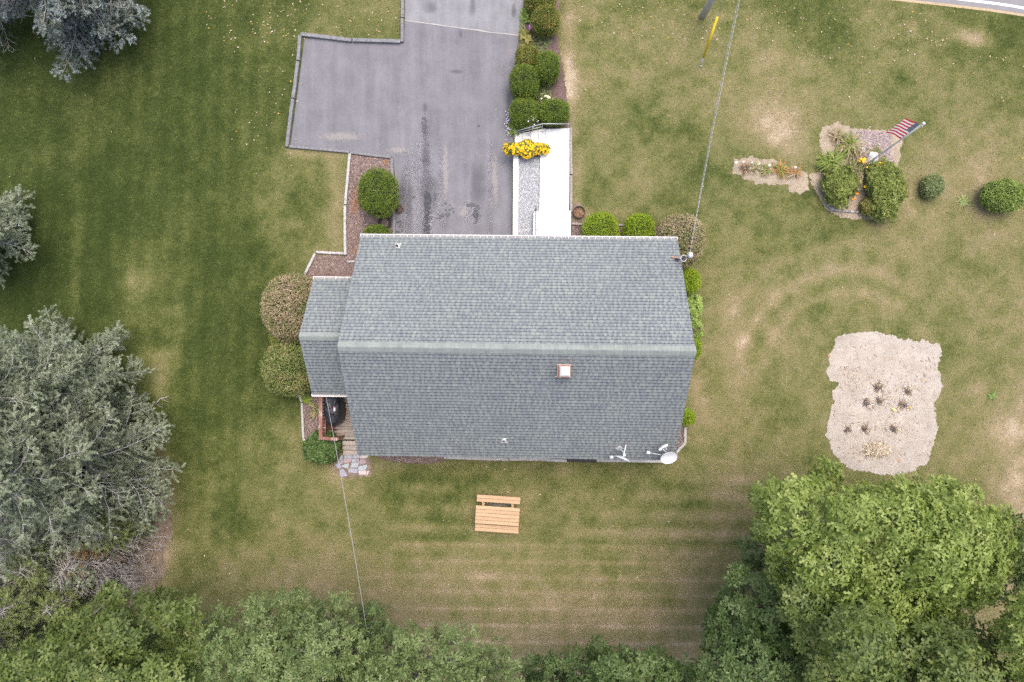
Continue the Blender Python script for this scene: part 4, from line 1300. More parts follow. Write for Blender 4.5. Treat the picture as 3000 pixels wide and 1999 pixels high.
def sq(v, e):
    return np.sign(v) * np.abs(v) ** e
def shrub(name, px, py, rx, ry, h, mat, label, n=5200, leaf=.055, kind="clip", group=None, boxy=.92, cat="shrub", lump=.10, z0=None, squash=.5, asp=.34, top=0.45):
    """clipped or loose shrub: uneven shell of leaf faces over a dark inside, on a short stem"""
    zc = h * top
    base = PG(px, py)
    bz = base.z if z0 is None else z0
    c = P(px, py, bz + zc)
    kx = (H - bz - zc) / FPX
    Rx, Ry, Rz = rx * kx, ry * kx, h * squash
    d = rng.normal(size=(n, 3)); d /= np.linalg.norm(d, axis=1, keepdims=True)
    d[:, 2] = np.where(d[:, 2] < -.5, -d[:, 2], d[:, 2])
    e = boxy
    u = sq(d, e); u /= (np.abs(u) ** (2/e)).sum(1, keepdims=True) ** (e/2)
    nz = (fbm(u[:, 0]*2.0 + px, u[:, 1]*2.0 + u[:, 2]*1.7 + py, 1.0, 60, 3) - .5)
    if kind == "loose":
        depth = 1 - np.abs(rng.normal(0, .14, n)); rr = depth * (1 + nz * lump * 6)
    else:
        rr = (1 - rng.normal(0, .03, n)) * (1 + nz * lump * 2)
    rr = rr + (rng.random(n) < .03) * rng.uniform(.02, .09, n)
    X = u * rr[:, None] * np.array([Rx, Ry, Rz])
    X[:, 2] = np.maximum(X[:, 2], -h*squash*.92)
    pos = X + np.array([c.x, c.y, bz + h * squash])
    N = u / np.array([Rx, Ry, Rz]); N /= np.linalg.norm(N, axis=1, keepdims=True)
    if kind == "clip":
        A = N * .55 + rng.normal(0, .55, N.shape)
        tpl = [leaf_tpl(1, asp, .1, .05)]
    else:
        A = N * .8 + rng.normal(0, .5, N.shape)
        tpl = SMALL
    A[:, 2] += .15
    R = basis(A)
    if kind == "clip":                     # leaf lies along the shell, tip outward
        R = R[:, :, [2, 0, 1]] if False else np.stack([R[:, :, 0]*.85 + A/np.linalg.norm(A, axis=1, keepdims=True)*.53, R[:, :, 1], R[:, :, 2]], 2)
    S = leaf * rng.uniform(.7, 1.4, n)
    V, F = scatter(tpl, pos, R, S)
    # inside
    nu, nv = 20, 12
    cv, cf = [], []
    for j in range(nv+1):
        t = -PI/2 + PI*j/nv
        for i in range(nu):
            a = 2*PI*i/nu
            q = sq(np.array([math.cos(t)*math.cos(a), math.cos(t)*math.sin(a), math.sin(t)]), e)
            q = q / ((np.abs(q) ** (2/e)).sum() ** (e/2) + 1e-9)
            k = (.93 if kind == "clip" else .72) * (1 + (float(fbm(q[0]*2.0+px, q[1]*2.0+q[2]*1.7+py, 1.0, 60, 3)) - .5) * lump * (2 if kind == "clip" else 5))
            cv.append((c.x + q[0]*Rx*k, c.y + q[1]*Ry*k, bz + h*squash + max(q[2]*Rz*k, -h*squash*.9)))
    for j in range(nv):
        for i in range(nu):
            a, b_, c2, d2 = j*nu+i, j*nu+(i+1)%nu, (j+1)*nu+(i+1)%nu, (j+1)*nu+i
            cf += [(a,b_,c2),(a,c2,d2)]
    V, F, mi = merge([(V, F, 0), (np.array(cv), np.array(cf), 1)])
    root = empty(name, (c.x, c.y, bz))
    V = V - np.array([c.x, c.y, bz])
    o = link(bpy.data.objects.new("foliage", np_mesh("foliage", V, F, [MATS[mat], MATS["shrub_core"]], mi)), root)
    s = MB(); s.tube([(0,0,-.08), (.02,.01,h*.25), (0,0,h*.5)], [.05, .04, .03], n=6); s.build("stem", MATS["bark_dark"], root)
    return tag(root, label, cat, group)

GY = "clipped yews in the strip beside the driveway"
shrub("yew_shrub", 1582, 2, 46, 42, 1.3, "yew_yellow", "rounded yew with yellowed tips cut by the top edge of the picture", group=GY, n=6500)
shrub("yew_shrub", 1597, 65, 41, 42, 1.35, "yew_yellow", "round yew with orange-brown tips second from the top beside the driveway", group=GY, n=6500)
shrub("yew_shrub", 1545, 174, 35, 33, 1.1, "yew_yellow", "small yellow-green yew above the biggest driveway yew", group=GY)
shrub("yew_shrub", 1603, 202, 36, 44, 1.35, "yew_leaf", "upright oval yew on the lawn side of the driveway strip", group=GY, n=6000)
shrub("yew_shrub", 1537, 246, 43, 48, 1.4, "yew_leaf", "biggest dark clipped yew leaning over the driveway edge", group=GY, n=7500, boxy=.82)
shrub("yew_shrub", 1538, 334, 46, 43, 1.2, "yew_leaf", "dark clipped yew at the driveway edge above the white steps", group=GY, n=7000)
shrub("yew_shrub", 1623, 332, 43, 36, 1.15, "yew_leaf", "clipped yew directly behind the steel handrail", group=GY, n=6500, boxy=.8)
shrub("yew_shrub", 1110, 567, 58, 68, 1.75, "yew_leaf", "large globe-clipped yew standing in the mulch left of the driveway", n=11000, boxy=.9)
shrub("yew_shrub", 1105, 690, 38, 30, 1.0, "yew_leaf", "low clipped yew half hidden under the front eave beside the hoses", n=4000)
GB = "bright green globes round the house"
shrub("globe_shrub", 1759, 678, 53, 54, 1.3, "bright_leaf", "larger bright green globe below the front eave", group=GB, n=8000)
shrub("globe_shrub", 1872, 680, 45, 50, 1.2, "bright_leaf", "smaller bright green globe next to the russet shrub at the front eave", group=GB, n=7000)
shrub("globe_shrub", 2018, 825, 31, 35, 1.2, "bright_leaf", "bright green pointed globe at the right gable below the service mast", group=GB, n=5000, boxy=1.0)
shrub("globe_shrub", 2024, 1022, 26, 32, 1.1, "bright_leaf", "sliver of bright green globe at the end of the ridge", group=GB, n=4000)
shrub("globe_shrub", 2009, 1221, 24, 22, .9, "bright_leaf", "small bright green shrub at the right gable's lower end", group=GB, n=3500)
GRs = "russet shrubs turning colour"
shrub("burning_bush", 862, 902, 84, 96, 2.3, "russet_leaf", "large russet-tinted shrub beside the wing's upper half", group=GRs, n=15000, leaf=.085, lump=.09, asp=.38)
shrub("burning_bush", 856, 1078, 76, 78, 2.0, "russet_green", "green-and-russet shrub beside the wing's lower half", group=GRs, n=12000, leaf=.085, lump=.09, asp=.38)
shrub("burning_bush", 1990, 708, 66, 72, 1.9, "russet_leaf", "pinkish russet shrub at the front right corner of the house", group=GRs, n=11000, leaf=.08, lump=.09, asp=.38)
shrub("green_shrub", 838, 988, 42, 34, 1.2, "olive_leaf", "green shrub squeezed between the two russet shrubs", n=3500, leaf=.09)
shrub("glossy_shrub", 945, 1312, 50, 45, 1.05, "deep_leaf", "fresh green bushy shrub at the foot of the deck rail", kind="loose", n=1600, leaf=.12, lump=.10)
shrub("juniper_shrub", 2455, 548, 44, 58, .9, "olive_leaf", "dark mixed green shrub with red tips on the garden island's left", kind="loose", n=2200, leaf=.09, lump=.2, boxy=1.05)
shrub("juniper_shrub", 2588, 556, 62, 76, 1.0, "olive_leaf", "wide green spreading shrub right of the flagpole base", kind="loose", n=3600, leaf=.085, lump=.18, boxy=1.0)
shrub("boxwood_shrub", 2729, 548, 28, 32, .7, "grey_leaf", "small round grey-green shrub alone on the right lawn", n=4600, leaf=.065, lump=.10)
shrub("boxwood_shrub", 2935, 575, 58, 44, 1.05, "lime_leaf", "wide yellow-green shrub near the right edge of the picture", n=6000, leaf=.075, lump=.10, asp=.5)
shrub("barberry_shrub", 2543, 605, 22, 26, .6, "gold_leaf", "small yellowish shrub at the lower edge of the garden island", kind="loose", n=900, leaf=.08)
shrub("twiggy_plant", 2495, 530, 26, 40, .6, "russet_leaf", "thin grey-brown shrub in the middle of the garden island", kind="loose", n=900, leaf=.06)

# ------------------------------------------------------------------ small plants
def tuft(name, px, py, r, h, n, mats, label, width=.018, cat="plant", group=None, spread=1.0, z0=None, dirs=None):
    """arching strap leaves from one crown; r is a world radius"""
    base = PG(px, py); bz = base.z if z0 is None else z0
    Vs, Fs, Ms, off = [], [], [], 0
    for i in range(n):
        a = rng.uniform(0, 2*PI) if dirs is None else rng.normal(*dirs)
        L = r * rng.uniform(.55, 1.15); hh = h * rng.uniform(.6, 1.2)
        o0 = np.array([rng.normal(0, r*.16), rng.normal(0, r*.16), 0])
        d = np.array([math.cos(a), math.sin(a), 0]); sdn = np.array([-d[1], d[0], 0])
        w = width * rng.uniform(.7, 1.3)
        pts = []
        for t, ww in ((0, .7), (.35, 1), (.7, .8), (1, .05)):
            p = o0 + d*L*t*spread + np.array([0, 0, hh*(2.2*t - 1.9*t*t) + .01])
            pts += [p - sdn*w*ww, p + sdn*w*ww]
        Vs.append(np.array(pts)); 
        f = []
        for k in range(3): f += [(2*k, 2*k+1, 2*k+3), (2*k, 2*k+3, 2*k+2)]
        Fs.append(np.array(f) + off); Ms.append(np.full(6, rng.integers(0, len(mats)))); off += 8
    root = link(bpy.data.objects.new(name, np_mesh(name, np.concatenate(Vs), np.concatenate(Fs), [MATS[m] for m in mats], np.concatenate(Ms))))
    root.location = (base.x, base.y, bz)
    return tag(root, label, cat, group)
leafmat("lily_green", [(.1, (.10,.15,.02)), (.6, (.18,.25,.045)), (1, (.27,.32,.09))], .2, 4, .25)
leafmat("lily_tan", [(.1, (.24,.17,.09)), (.6, (.36,.28,.17)), (1, (.45,.38,.27))], .2, 4, .2)
leafmat("lily_orange", [(.1, (.24,.12,.04)), (.6, (.40,.20,.06)), (1, (.45,.30,.10))], .2, 4, .2)
leafmat("dead_stem", [(.1, (.07,.05,.045)), (.6, (.14,.105,.09)), (1, (.3,.24,.18))], .2, 6, .1)
tuft("daylily_plant", 2428, 478, .62, .5, 210, ["lily_green", "lily_green", "olive_leaf"], "bright green clump of arching daylily leaves on the island's left", .016)
tuft("daylily_plant", 2480, 430, .60, .5, 170, ["lily_green", "olive_leaf", "lily_tan"], "green and straw clump of grass leaves at the island's top", .016)
tuft("daylily_plant", 2495, 510, .5, .4, 130, ["lily_green", "lily_green", "olive_leaf"], "green strap-leaved clump beside the flagpole base", .016)
tuft("dry_grass", 2505, 468, .5, .45, 120, ["lily_tan", "lily_tan", "dead_stem"], "straw-coloured dead grass clump in the island's middle", .012)
tuft("dry_grass", 2450, 405, .45, .35, 90, ["lily_tan", "lily_tan", "russet_leaf"], "faded grass clump at the island's upper left corner", .012)
tuft("dry_grass", 2562, 450, .4, .3, 50, ["olive_leaf", "lily_tan"], "thin sprawling plant on the pink mulch", .012)
GLi = "orange daylilies in the small bed"
for i, (x, y, r_, n_, mm, lb) in enumerate([(2286,500,.42,90,["lily_orange","lily_orange","lily_green"],"brightest orange daylily clump in the small bed"),(2325,506,.36,70,["lily_orange","lily_tan"],"orange-brown daylily clump at the right end of the small bed"),
        (2240,500,.34,50,["olive_leaf","lily_green","lily_tan"],"greenish daylily clump in the middle of the small bed"),(2185,498,.34,40,["lily_tan","dead_stem","lily_orange"],"withered daylily clump at the left end of the small bed"),(2212,495,.28,30,["olive_leaf","lily_tan"],"sparse olive daylily left of the greenish clump")]):
    tuft("daylily_plant", x, y, r_, .3, n_, mm, lb, .014, group=GLi)
tuft("fern_plant", 886, 1173, .42, .18, 44, ["lily_green", "bright_leaf"], "small green fern frond lying over the timber left of the deck", .02, dirs=(.3, .35))
tuft("dry_grass", 928, 1208, .36, .3, 80, ["lily_tan", "olive_leaf", "russet_leaf"], "dying grass clump in the narrow mulch bed by the deck", .01)
tuft("lawn_weed", 2906, 1160, .22, .06, 60, ["lime_leaf", "deep_leaf"], "flat green weed rosette on the dry right lawn", .014)
tuft("lawn_weed", 2822, 590, .30, .06, 60, ["olive_leaf", "grey_leaf"], "flat dark weed patch between the two small lawn shrubs", .014)

def broad(name, px, py, rx, ry, h, mat, n, leaf, label, cat="plant", tpl=None, z0=None, group=None):
    """low leafy plant: leaf rosettes over an oval patch"""
    base = PG(px, py); bz = base.z if z0 is None else z0
    k = (H - bz) / FPX
    a, r_ = rng.uniform(0, 2*PI, n), np.sqrt(rng.random(n))
    X = np.stack([np.cos(a)*r_*rx*k, np.sin(a)*r_*ry*k, h*(1 - .7*r_**2)*rng.uniform(.35, 1, n)], 1)
    N = np.stack([X[:,0]/(rx*k)*.6, X[:,1]/(ry*k)*.6, np.ones(n)], 1) + rng.normal(0, .3, (n,3))
    V, F = scatter(tpl or SMALL, X, basis(N), leaf*rng.uniform(.7, 1.3, n))
    st_ = MB(); st_.tube([(0,0,-.05), (0,0,h*.6)], .02, n=5)
    o = link(bpy.data.objects.new(name, np_mesh(name, V, F, MATS[mat])))
    o.location = (base.x, base.y, bz)
    return tag(o, label, cat, group)
HOSTA = [rosette(6, leaf_tpl(1, .6, .12, .3), .6, .25, 40+s) for s in range(3)]
broad("hosta_plant", 1546, 48, 17, 20, .35, "lime_leaf", 22, .20, "yellow-green hosta between the two top yews and the driveway", tpl=HOSTA)
broad("hosta_plant", 1541, 117, 15, 24, .35, "gold_leaf", 24, .19, "golden hosta in the middle of the driveway strip", tpl=HOSTA)
broad("hosta_plant", 1506, 378, 16, 20, .35, "lime_leaf", 30, .15, "lime-green plant spilling over the drive edge at the foot of the steps", tpl=HOSTA)
broad("hosta_plant", 1570, 372, 20, 14, .4, "lime_leaf", 30, .14, "lime-green plant behind the lower handrail", tpl=HOSTA)
broad("ground_cover", 1590, 125, 34, 30, .12, "grey_leaf", 420, .05, "carpet of small blue-green leaves below the second yew", cat="ground cover")
broad("ground_cover", 1600, 272, 34, 28, .14, "grey_leaf", 420, .05, "carpet of small leaves below the oval yew", cat="ground cover")
broad("ground_cover", 1530, 95, 10, 60, .10, "grey_leaf", 300, .045, "thin ground cover along the driveway edge", cat="ground cover")
vine = broad("climbing_plant", 2028, 905, 24, 46, .7, "lime_leaf", 150, .13, "broad-leaved green plant spreading along the right gable", tpl=HOSTA)
broad("climbing_plant", 2040, 968, 14, 26, .5, "lime_leaf", 50, .12, "smaller broad-leaved plant below the large one at the right gable", tpl=HOSTA)
broad("twig_mound", 1170, 613, 12, 12, .3, "dead_stem", 160, .07, "dried brown flower mound beside the globe yew", cat="plant")
M("petal_yellow", [(.78,.44,.004), (.86,.56,.008)], 9, .7, island=.3)
M("petal_orange", [(.62,.24,.01), (.7,.3,.01)], 9, .7, island=.3)
M("petal_purple", [(.5,.42,.66), (.66,.58,.8)], 9, .7, island=.3)
M("petal_magenta", [(.55,.18,.6), (.62,.25,.68)], 9, .7)
M("petal_white", [(.7,.66,.5), (.78,.74,.6)], 9, .7)
def blossom(n=8, up=.12):
    V, F = [(0,0,.02)], []
    for i in range(n):
        a = 2*PI*i/n
        V += [(math.cos(a-.3), math.sin(a-.3), up), (math.cos(a+.3), math.sin(a+.3), up)]
        k = len(V)
        F.append((0, k-2, k-1))
    return np.array(V, float), np.array(F)
BL = [blossom(8, .15), blossom(7, -.1), blossom(9, .3)]
def flowers(root_name, pts, size, mat, label, parent=None, z=0.3, tilt=.35):
    """blossoms at pixel points, on thin stalks"""
    q = np.array(pts, float)
    g = px_ground(q[:,0], q[:,1])
    pos = px_pos(q[:,0], q[:,1], g[:,2] + z*rng.uniform(.7, 1.1, len(q)))
    V, F = scatter(BL, pos, basis(np.stack([rng.normal(0,tilt,len(q)), rng.normal(0,tilt,len(q)), np.ones(len(q))],1)), size*rng.uniform(.7,1.25,len(q)))
    parts = [(V, F, 0)]
    for p in pos:
        v, f = tri_tube([(p[0], p[1], p[2]), (p[0]+rng.normal(0,.03), p[1]+rng.normal(0,.03), float(gz(p[0], p[1]))-.02)], .005, 3); parts.append((v, f, 1))
    V, F, mi = merge(parts)
    c = V.mean(0); c[2] = float(gz(c[0], c[1]))
    o = link(bpy.data.objects.new(root_name, np_mesh(root_name, V - c, F, [MATS[mat], MATS["olive_leaf"]], mi)))
    o.location = c
    return tag(o, label, "flowers")
flowers("coreopsis_flowers", [(2528+rng.normal(0,6), 470+rng.normal(0,4)) for _ in range(9)] + [(2545,478),(2540,490),(2555,492),(2553,497),(2558,510),(2565,504)], .055, "petal_yellow", "yellow flowers at the flagpole base", z=.55)
flowers("coreopsis_flowers", [(2578+rng.normal(0,5), 478+rng.normal(0,7)) for _ in range(12)] + [(2566,488),(2586,490)], .055, "petal_yellow", "yellow flowers on top of the spreading island shrub", z=.6)
flowers("coreopsis_flowers", [(2510,565),(2507,568),(2513,568),(2504,575),(2506,580),(2490,579),(2497,584),(2502,583)], .05, "petal_orange", "golden flowers low in the island's middle", z=.45)
flowers("coreopsis_flowers", [(2534,547),(2533,548)], .06, "petal_yellow", "single yellow bloom between the two island shrubs", z=.6)
flowers("aster_flowers", [(1487+rng.normal(0,5), 355+rng.normal(0,18)) for _ in range(34)], .028, "petal_purple", "tiny pale purple flowers over the driveway edge", z=.25)
flowers("aster_flowers", [(1556+rng.normal(0,9), 352+rng.normal(0,9)) for _ in range(30)], .026, "petal_purple", "tiny pale flowers in front of the lower driveway yew", z=1.0)
flowers("phlox_flowers", [(1554+rng.normal(0,1.6), 79+rng.normal(0,4)) for _ in range(14)], .04, "petal_magenta", "small magenta flower head beside the second yew", z=.5)
flowers("hydrangea_flowers", [(1612+rng.normal(0,8), 291+rng.normal(0,4)) for _ in range(16)], .05, "petal_white", "cream flowers above the yew at the handrail", z=.5)

# planter of yellow chrysanthemums at the head of the gravel
pc = P(1542, 436, .8)
PL = empty("flower_planter", (pc.x, pc.y, .36)); tag(PL, "trough overflowing with yellow chrysanthemums between steps and gravel", "planter")
w = MB(); a, c = P(1521, 452, .75), P(1584, 428, .75)
w.box((a.x, a.y, .36), (c.x, c.y, .74)); world_part(w, "trough", M("planter_black", [(.02,.02,.022), (.035,.035,.04)], 9, .7), PL, .015)
n = 1500
q = rng.normal(size=(n,3)); q /= np.linalg.norm(q, axis=1, keepdims=True); q[:,2] = np.abs(q[:,2])
ex = np.array([.82, .30, .34])
lump = 1 + .22*np.sin(q[:,0]*7 + 1.3)*(.5+.5*np.abs(q[:,1])) + rng.normal(0,.06,n)
pos = q*ex*lump[:,None] + np.array([pc.x, pc.y, .70])
V, F = scatter(SMALL, pos*1.0, basis(q + rng.normal(0,.4,(n,3))), .075*rng.uniform(.7,1.3,n))
o = link(bpy.data.objects.new("foliage", np_mesh("foliage", V - np.array(PL.location), F, MATS["olive_leaf"])), PL)
n = 460
q = rng.normal(size=(n,3)); q /= np.linalg.norm(q, axis=1, keepdims=True); q[:,2] = np.abs(q[:,2])
q = q[(q[:,1] < .55) | (rng.random(n) < .3)]; n = len(q)
lump = 1 + .22*np.sin(q[:,0]*7 + 1.3)*(.5+.5*np.abs(q[:,1])) + rng.normal(0,.04,n)
pos = q*(ex+.03)*lump[:,None] + np.array([pc.x, pc.y, .72])
V, F = scatter(BL, pos, basis(q + np.array([0,0,.5]) + rng.normal(0,.3,(n,3))), .042*rng.uniform(.7,1.3,n))
o = link(bpy.data.objects.new("blossoms", np_mesh("blossoms", V - np.array(PL.location), F, MATS["petal_yellow"])), PL); o['kind'] = 'stuff'

# ------------------------------------------------------------------ satellite dishes, service mast, wires, poles
white_p = M("dish_white", [(.50,.51,.55), (.58,.59,.62)], 5, .5)
grey_p = M("dish_grey", [(.36,.37,.40), (.46,.47,.5)], 8, .5)
dirty = M("dish_grime", [(.2,.22,.24), (.3,.32,.34)], 12, .8)
def dish(center, normal, rx, ry, spin, foot, arms, label, smudge=False):
    """elliptical reflector on a bent mast; arms: list of (end point, radius, head kind)"""
    root = empty("satellite_dish", foot); tag(root, label, "satellite dish")
    nrm = Vector(normal).normalized()
    U = nrm.cross(Vector((0,0,1))).normalized(); W = U.cross(nrm)
    U, W = U*math.cos(spin) + W*math.sin(spin), W*math.cos(spin) - U*math.sin(spin)
    C0 = Vector(center)
    def pt(r, a, off=0.): return C0 + U*(rx*r*math.cos(a)) + W*(ry*r*math.sin(a)) + nrm*(.085*r*r + off)
    w = MB(); n, k = 32, 6
    for off, flip in ((0., False), (-.012, True)):
        vs = [pt(0,0,off)] + [pt(j/k, 2*PI*i/n, off) for j in range(1,k+1) for i in range(n)]
        fs = [(0, 1+i, 1+(i+1)%n) for i in range(n)] + [(1+(j-1)*n+i, 1+j*n+i, 1+j*n+(i+1)%n, 1+(j-1)*n+(i+1)%n) for j in range(1,k) for i in range(n)]
        w._add(vs, [f[::-1] for f in fs] if flip else fs, 0, True)
    w.tube([pt(1, 2*PI*i/n, -.006) for i in range(n)], .011, 0, 6, closed=True)
    if smudge:
        for j in range(5): w._add([pt(.62+.05*q, 4.3+.09*j+.07*p_, .004) for q, p_ in ((0,0),(1,0),(1,1),(0,1))], [(0,1,2,3)], 1)
    world_part(w, "reflector", [white_p, dirty], root)
    w = MB(); f0 = Vector(foot)
    back = C0 - nrm*.06
    w.tube([f0, f0 + Vector((0,0,.12)), back - nrm*.08, back], [.022,.022,.022,.03]); world_part(w, "mast", grey_p, root)
    w = MB(); 
    hx = HM.to_3x3() @ Vector((1,0,0)); dn = (HM.to_3x3() @ Vector((0,-1,-PITCH))).normalized(); up = hx.cross(dn) * -1
    if up.z < 0: up = -up
    w.bar(f0 - dn*.10 + up*.012, f0 + dn*.10 + up*.012, .16, .018, up=up); w.bar(f0 - hx*.16 + up*.02, f0 + hx*.16 + up*.02, .03, .018, up=up)
    world_part(w, "foot", grey_p, root)
    w = MB(); w.box((-.05,-.05,-.06), (.05,.05,.06)); w.v = [tuple(back - nrm*.03 + Vector(v)) for v in w.v]; world_part(w, "bracket", grey_p, root)
    for st_, e, r_, head in arms:
        w = MB(); e, st_ = Vector(e), Vector(st_); w.tube([st_, st_.lerp(e, .5) + Vector((0,0,-.01)), e], r_, n=8); world_part(w, "arm", white_p, root)
        if head:
            w = MB()
            dd = (e - st_).normalized()
            if head == 1: w.bar(e - dd*.02, e + dd*.07, .10, .10); w.tube([e, e + Vector((0,0,.07))], .045, n=10)
            else:
                sd_ = dd.cross(Vector((0,0,1))).normalized()
                w.bar(e - sd_*.13, e + sd_*.10, .075, .07); w.tube([e + sd_*.06 - dd*.0, e + sd_*.03 - dd*.09], .04, n=10); w.tube([e - sd_*.06, e - sd_*.06 - dd*.07], .036, n=10)
            world_part(w, "feed", white_p, root)
    return root
def RP(px, py, h=0.0):
    z = 4.0
    for _ in range(12):
        z = roof_z(HL(px, py, z + h).y)
    return P(px, py, z + h)
f1 = RP(1815, 1313, .0)
c1 = RP(1827, 1339, .55); c1 = P(1826, 1339, EZ + .75)
dish(c1, (-.36, -.90, .13), .32, .28, 0, f1, [(c1, P(1834,1303,EZ+.62), .024, 0), (c1 + Vector((-.1,0,-.1)), P(1793,1339,EZ+.42), .012, 1)], "narrow edge-on white satellite dish on the back eave, left of its neighbour")
w = None
f2 = RP(1941, 1311, .0)
c2 = P(1958, 1339, EZ + .72)
dish(c2, (.10, -.42, .90), .315, .25, 0.05, f2, [(c2 + Vector((-.05,.2,-.02)), P(1949,1306,EZ+.95), .022, 2), (c2 + Vector((-.12,.2,-.05)), P(1938,1312,EZ+.7), .022, 2), (c2 + Vector((-.25,.06,-.05)), P(1901,1326,EZ+.55), .012, 1)], "broad oval white satellite dish at the roof's lower right corner", True)

mp = HM @ Vector((HW + .06, HL(2003, 752, 4.4).y, 0))
MAST = empty("service_mast", (mp.x, mp.y, 0)); tag(MAST, "grey electrical service mast with weatherhead and coiled cable on the right gable", "service mast")
zm = 4.55
w = MB(); w.tube([(mp.x, mp.y, .9), (mp.x, mp.y, zm)], .03); world_part(w, "mast", steel, MAST)
w = MB(); w.ball((mp.x + .02, mp.y + .03, zm + .05), (.10, .12, .09)); w.tube([(mp.x, mp.y, zm-.04), (mp.x, mp.y, zm+.02)], .05); world_part(w, "weatherhead", grey_p, MAST)
w = MB(); cc_ = P(2003, 757, zm - .1); w.tube([(cc_.x + .11*math.cos(2*PI*i/20), cc_.y + .11*math.sin(2*PI*i/20), zm-.1+.03*math.sin(2*PI*i/20)) for i in range(20)], .012, closed=True, n=6)
w.tube([(mp.x, mp.y, zm), (cc_.x+.09, cc_.y+.08, zm-.06), (cc_.x+.11, cc_.y, zm-.1)], .012, n=6); world_part(w, "cable_loop", white_p, MAST)
w = MB(); b0_, b1_ = RP(1966,752,.04), RP(1982,756,.06); w.bar(b0_, b1_, .05, .05); world_part(w, "wall_bracket", M("copper_strap", [(.34,.16,.10), (.42,.22,.15)], 9, .6), MAST)
w = MB(); w.tube([RP(1980,756,.05), RP(1988,762,.12), (mp.x, mp.y, zm-.15)], .025); w.tube([RP(1978,760,.05), RP(1986,766,.06)], .03); world_part(w, "guy_clamp", dark_iron, MAST)
w = MB(); w.bar((mp.x-.1, mp.y, 1.2), (mp.x, mp.y, 1.2), .22, .42); world_part(w, "meter_box", grey_p, MAST)

pole_base = PG(2058, 49)
PH = 9.6
UP = empty("utility_pole", pole_base); tag(UP, "weathered grey wooden utility pole leaning out of the top edge", "utility pole")
pole_m = M("pole_wood", [(.38,.37,.375), (.5,.49,.495), (.6,.59,.595)], 9, .95, stretch=(4,4,.4), bmp=.6, bscale=25)
w = MB(); w.tube([(0,0,-.4), (0,0,2), (0,0,PH)], [.15, .14, .105], n=16); w.build("pole", pole_m, UP)
w = MB(); w.bar((-.9,.1,PH-.5), (.9,-.1,PH-.5), .09, .11); w.build("crossarm", pole_m, UP)
w = MB(); w.tube([(.145,-.02,.1), (.125,-.02,4)], .012, n=6); w.build("ground_wire", steel, UP)
anchor = PG(2052, 195)
GW_ = empty("guy_wire", anchor); tag(GW_, "steel guy wire with yellow plastic guard anchored in the front lawn", "guy wire")
topg = Vector((pole_base.x, pole_base.y, pole_base.z + 5.5))
dv_ = topg - anchor
w = MB(); w.tube([(0,0,-.1)] + [tuple(dv_ * (i/6)) for i in range(7)], .008, n=6); w.build("wire", steel, GW_)
def gp_(t): return tuple(dv_ * t)
w = MB(); w.tube([gp_(.085), gp_(.44)], .045, n=10); w.build("guard", M("guard_yellow", [(.72,.49,.01), (.8,.57,.02)], 5, .5), GW_)
w = MB(); w.tube([(0,0,-.08), gp_(.0), gp_(.09)], [.028,.028,.028], n=8); w.ball((0,0,.03), .05); w.build("anchor_rod", steel, GW_)

cable = M("bare_cable", [(.27,.27,.30), (.36,.36,.39)], 9, .5)
cable_d = M("thin_cable", [(.22,.22,.23), (.3,.3,.31)], 9, .6)
def wire(name, a, c, sag, r, mat, label, n=24, twist=0):
    a, c = Vector(a), Vector(c)
    w = MB(); pts = []
    for i in range(n+1):
        t = i/n; p = a.lerp(c, t); p.z -= sag*4*t*(1-t); pts.append(p)
    w.tube(pts, r, n=6)
    if twist:
        d = (c-a).normalized(); s_ = d.cross(Vector((0,0,1))).normalized()
        for ph in (0, PI):
            w.tube([a.lerp(c, i/240) - Vector((0,0,sag*4*(i/240)*(1-i/240))) + s_*(r*1.3*math.cos(i*.9+ph)) + Vector((0,0,1))*(r*1.3*math.sin(i*.9+ph)) for i in range(241)], r*.8, n=4)
    o = w.build(name, mat)
    return tag(o, label, "cable")
wire("power_line", (mp.x, mp.y + .03, zm - .02), pole_base + Vector((-.1,-.1,7.4)), .30, .0062, cable, "thick twisted power line from the pole to the service mast", twist=1)
wire("phone_line", (mp.x + .12, mp.y + .03, zm - .55), pole_base + Vector((.1,-.1,6.2)), .45, .007, cable_d, "thin dark phone line beside the power line")
wa = P(955, 1160, EZ + .15)
wb = P(1075, 1850, 6.0)
wire("clothesline", wa, wb, .12, .009, cable, "pale straight line from the wing's eave into the back trees")

# ------------------------------------------------------------------ flagpole and flag
fb, ft = PG(2521, 494), P(2704, 363.5, 5.2)
FP = empty("flagpole", fb); tag(FP, "slanting grey metal flagpole with white ball standing in the garden island", "flagpole")
d_ = ft - fb
w = MB(); w.tube([tuple(d_*t) for t in (-.03, .3, .6, 1)], [.035, .033, .03, .024], n=12); w.build("pole", M("pole_metal", [(.55,.57,.6), (.62,.64,.67)], 7, .45), FP)
w = MB(); w.ball(tuple(d_*1.008), .06); w.build("finial", white_p, FP)
w = MB(); w.tube([tuple(d_*.975), tuple(d_*.975 + Vector((.05,-.03,0)))], .025); w.build("truck", white_p, FP)
flag_w, flag_r, flag_b = leafmat("flag_white", [(.78,.77,.78), (.8,.8,.8)], 0, 1, .45), leafmat("flag_red", [(.56,.03,.07), (.6,.04,.09)], 0, 1, .45), leafmat("flag_blue", [(.05,.06,.28), (.06,.07,.31)], 0, 1, .45)
w = MB(); nu, hoist, fly = 26, 1.4, .72
ua = d_.normalized()
top_ = fb + d_*.965
def fpt(u, v, off=0.):                     # u along the fly, v from the top of the hoist
    base = top_ - ua*(hoist*v)
    out = Vector((-.10, .66, -.05)).normalized()
    wave = math.sin(u*7.5 + v*2.2)
    p = base + out*(fly*u*.50) + Vector((-.80,.0,-.35))*(.42*u*u) + Vector((.7,.25,0))*(.06*wave*u) + Vector((0,0,-.12*u))
    p += Vector((-.06,.05,.0))*(off*1.0) + Vector((0,0,off))
    return p - fb
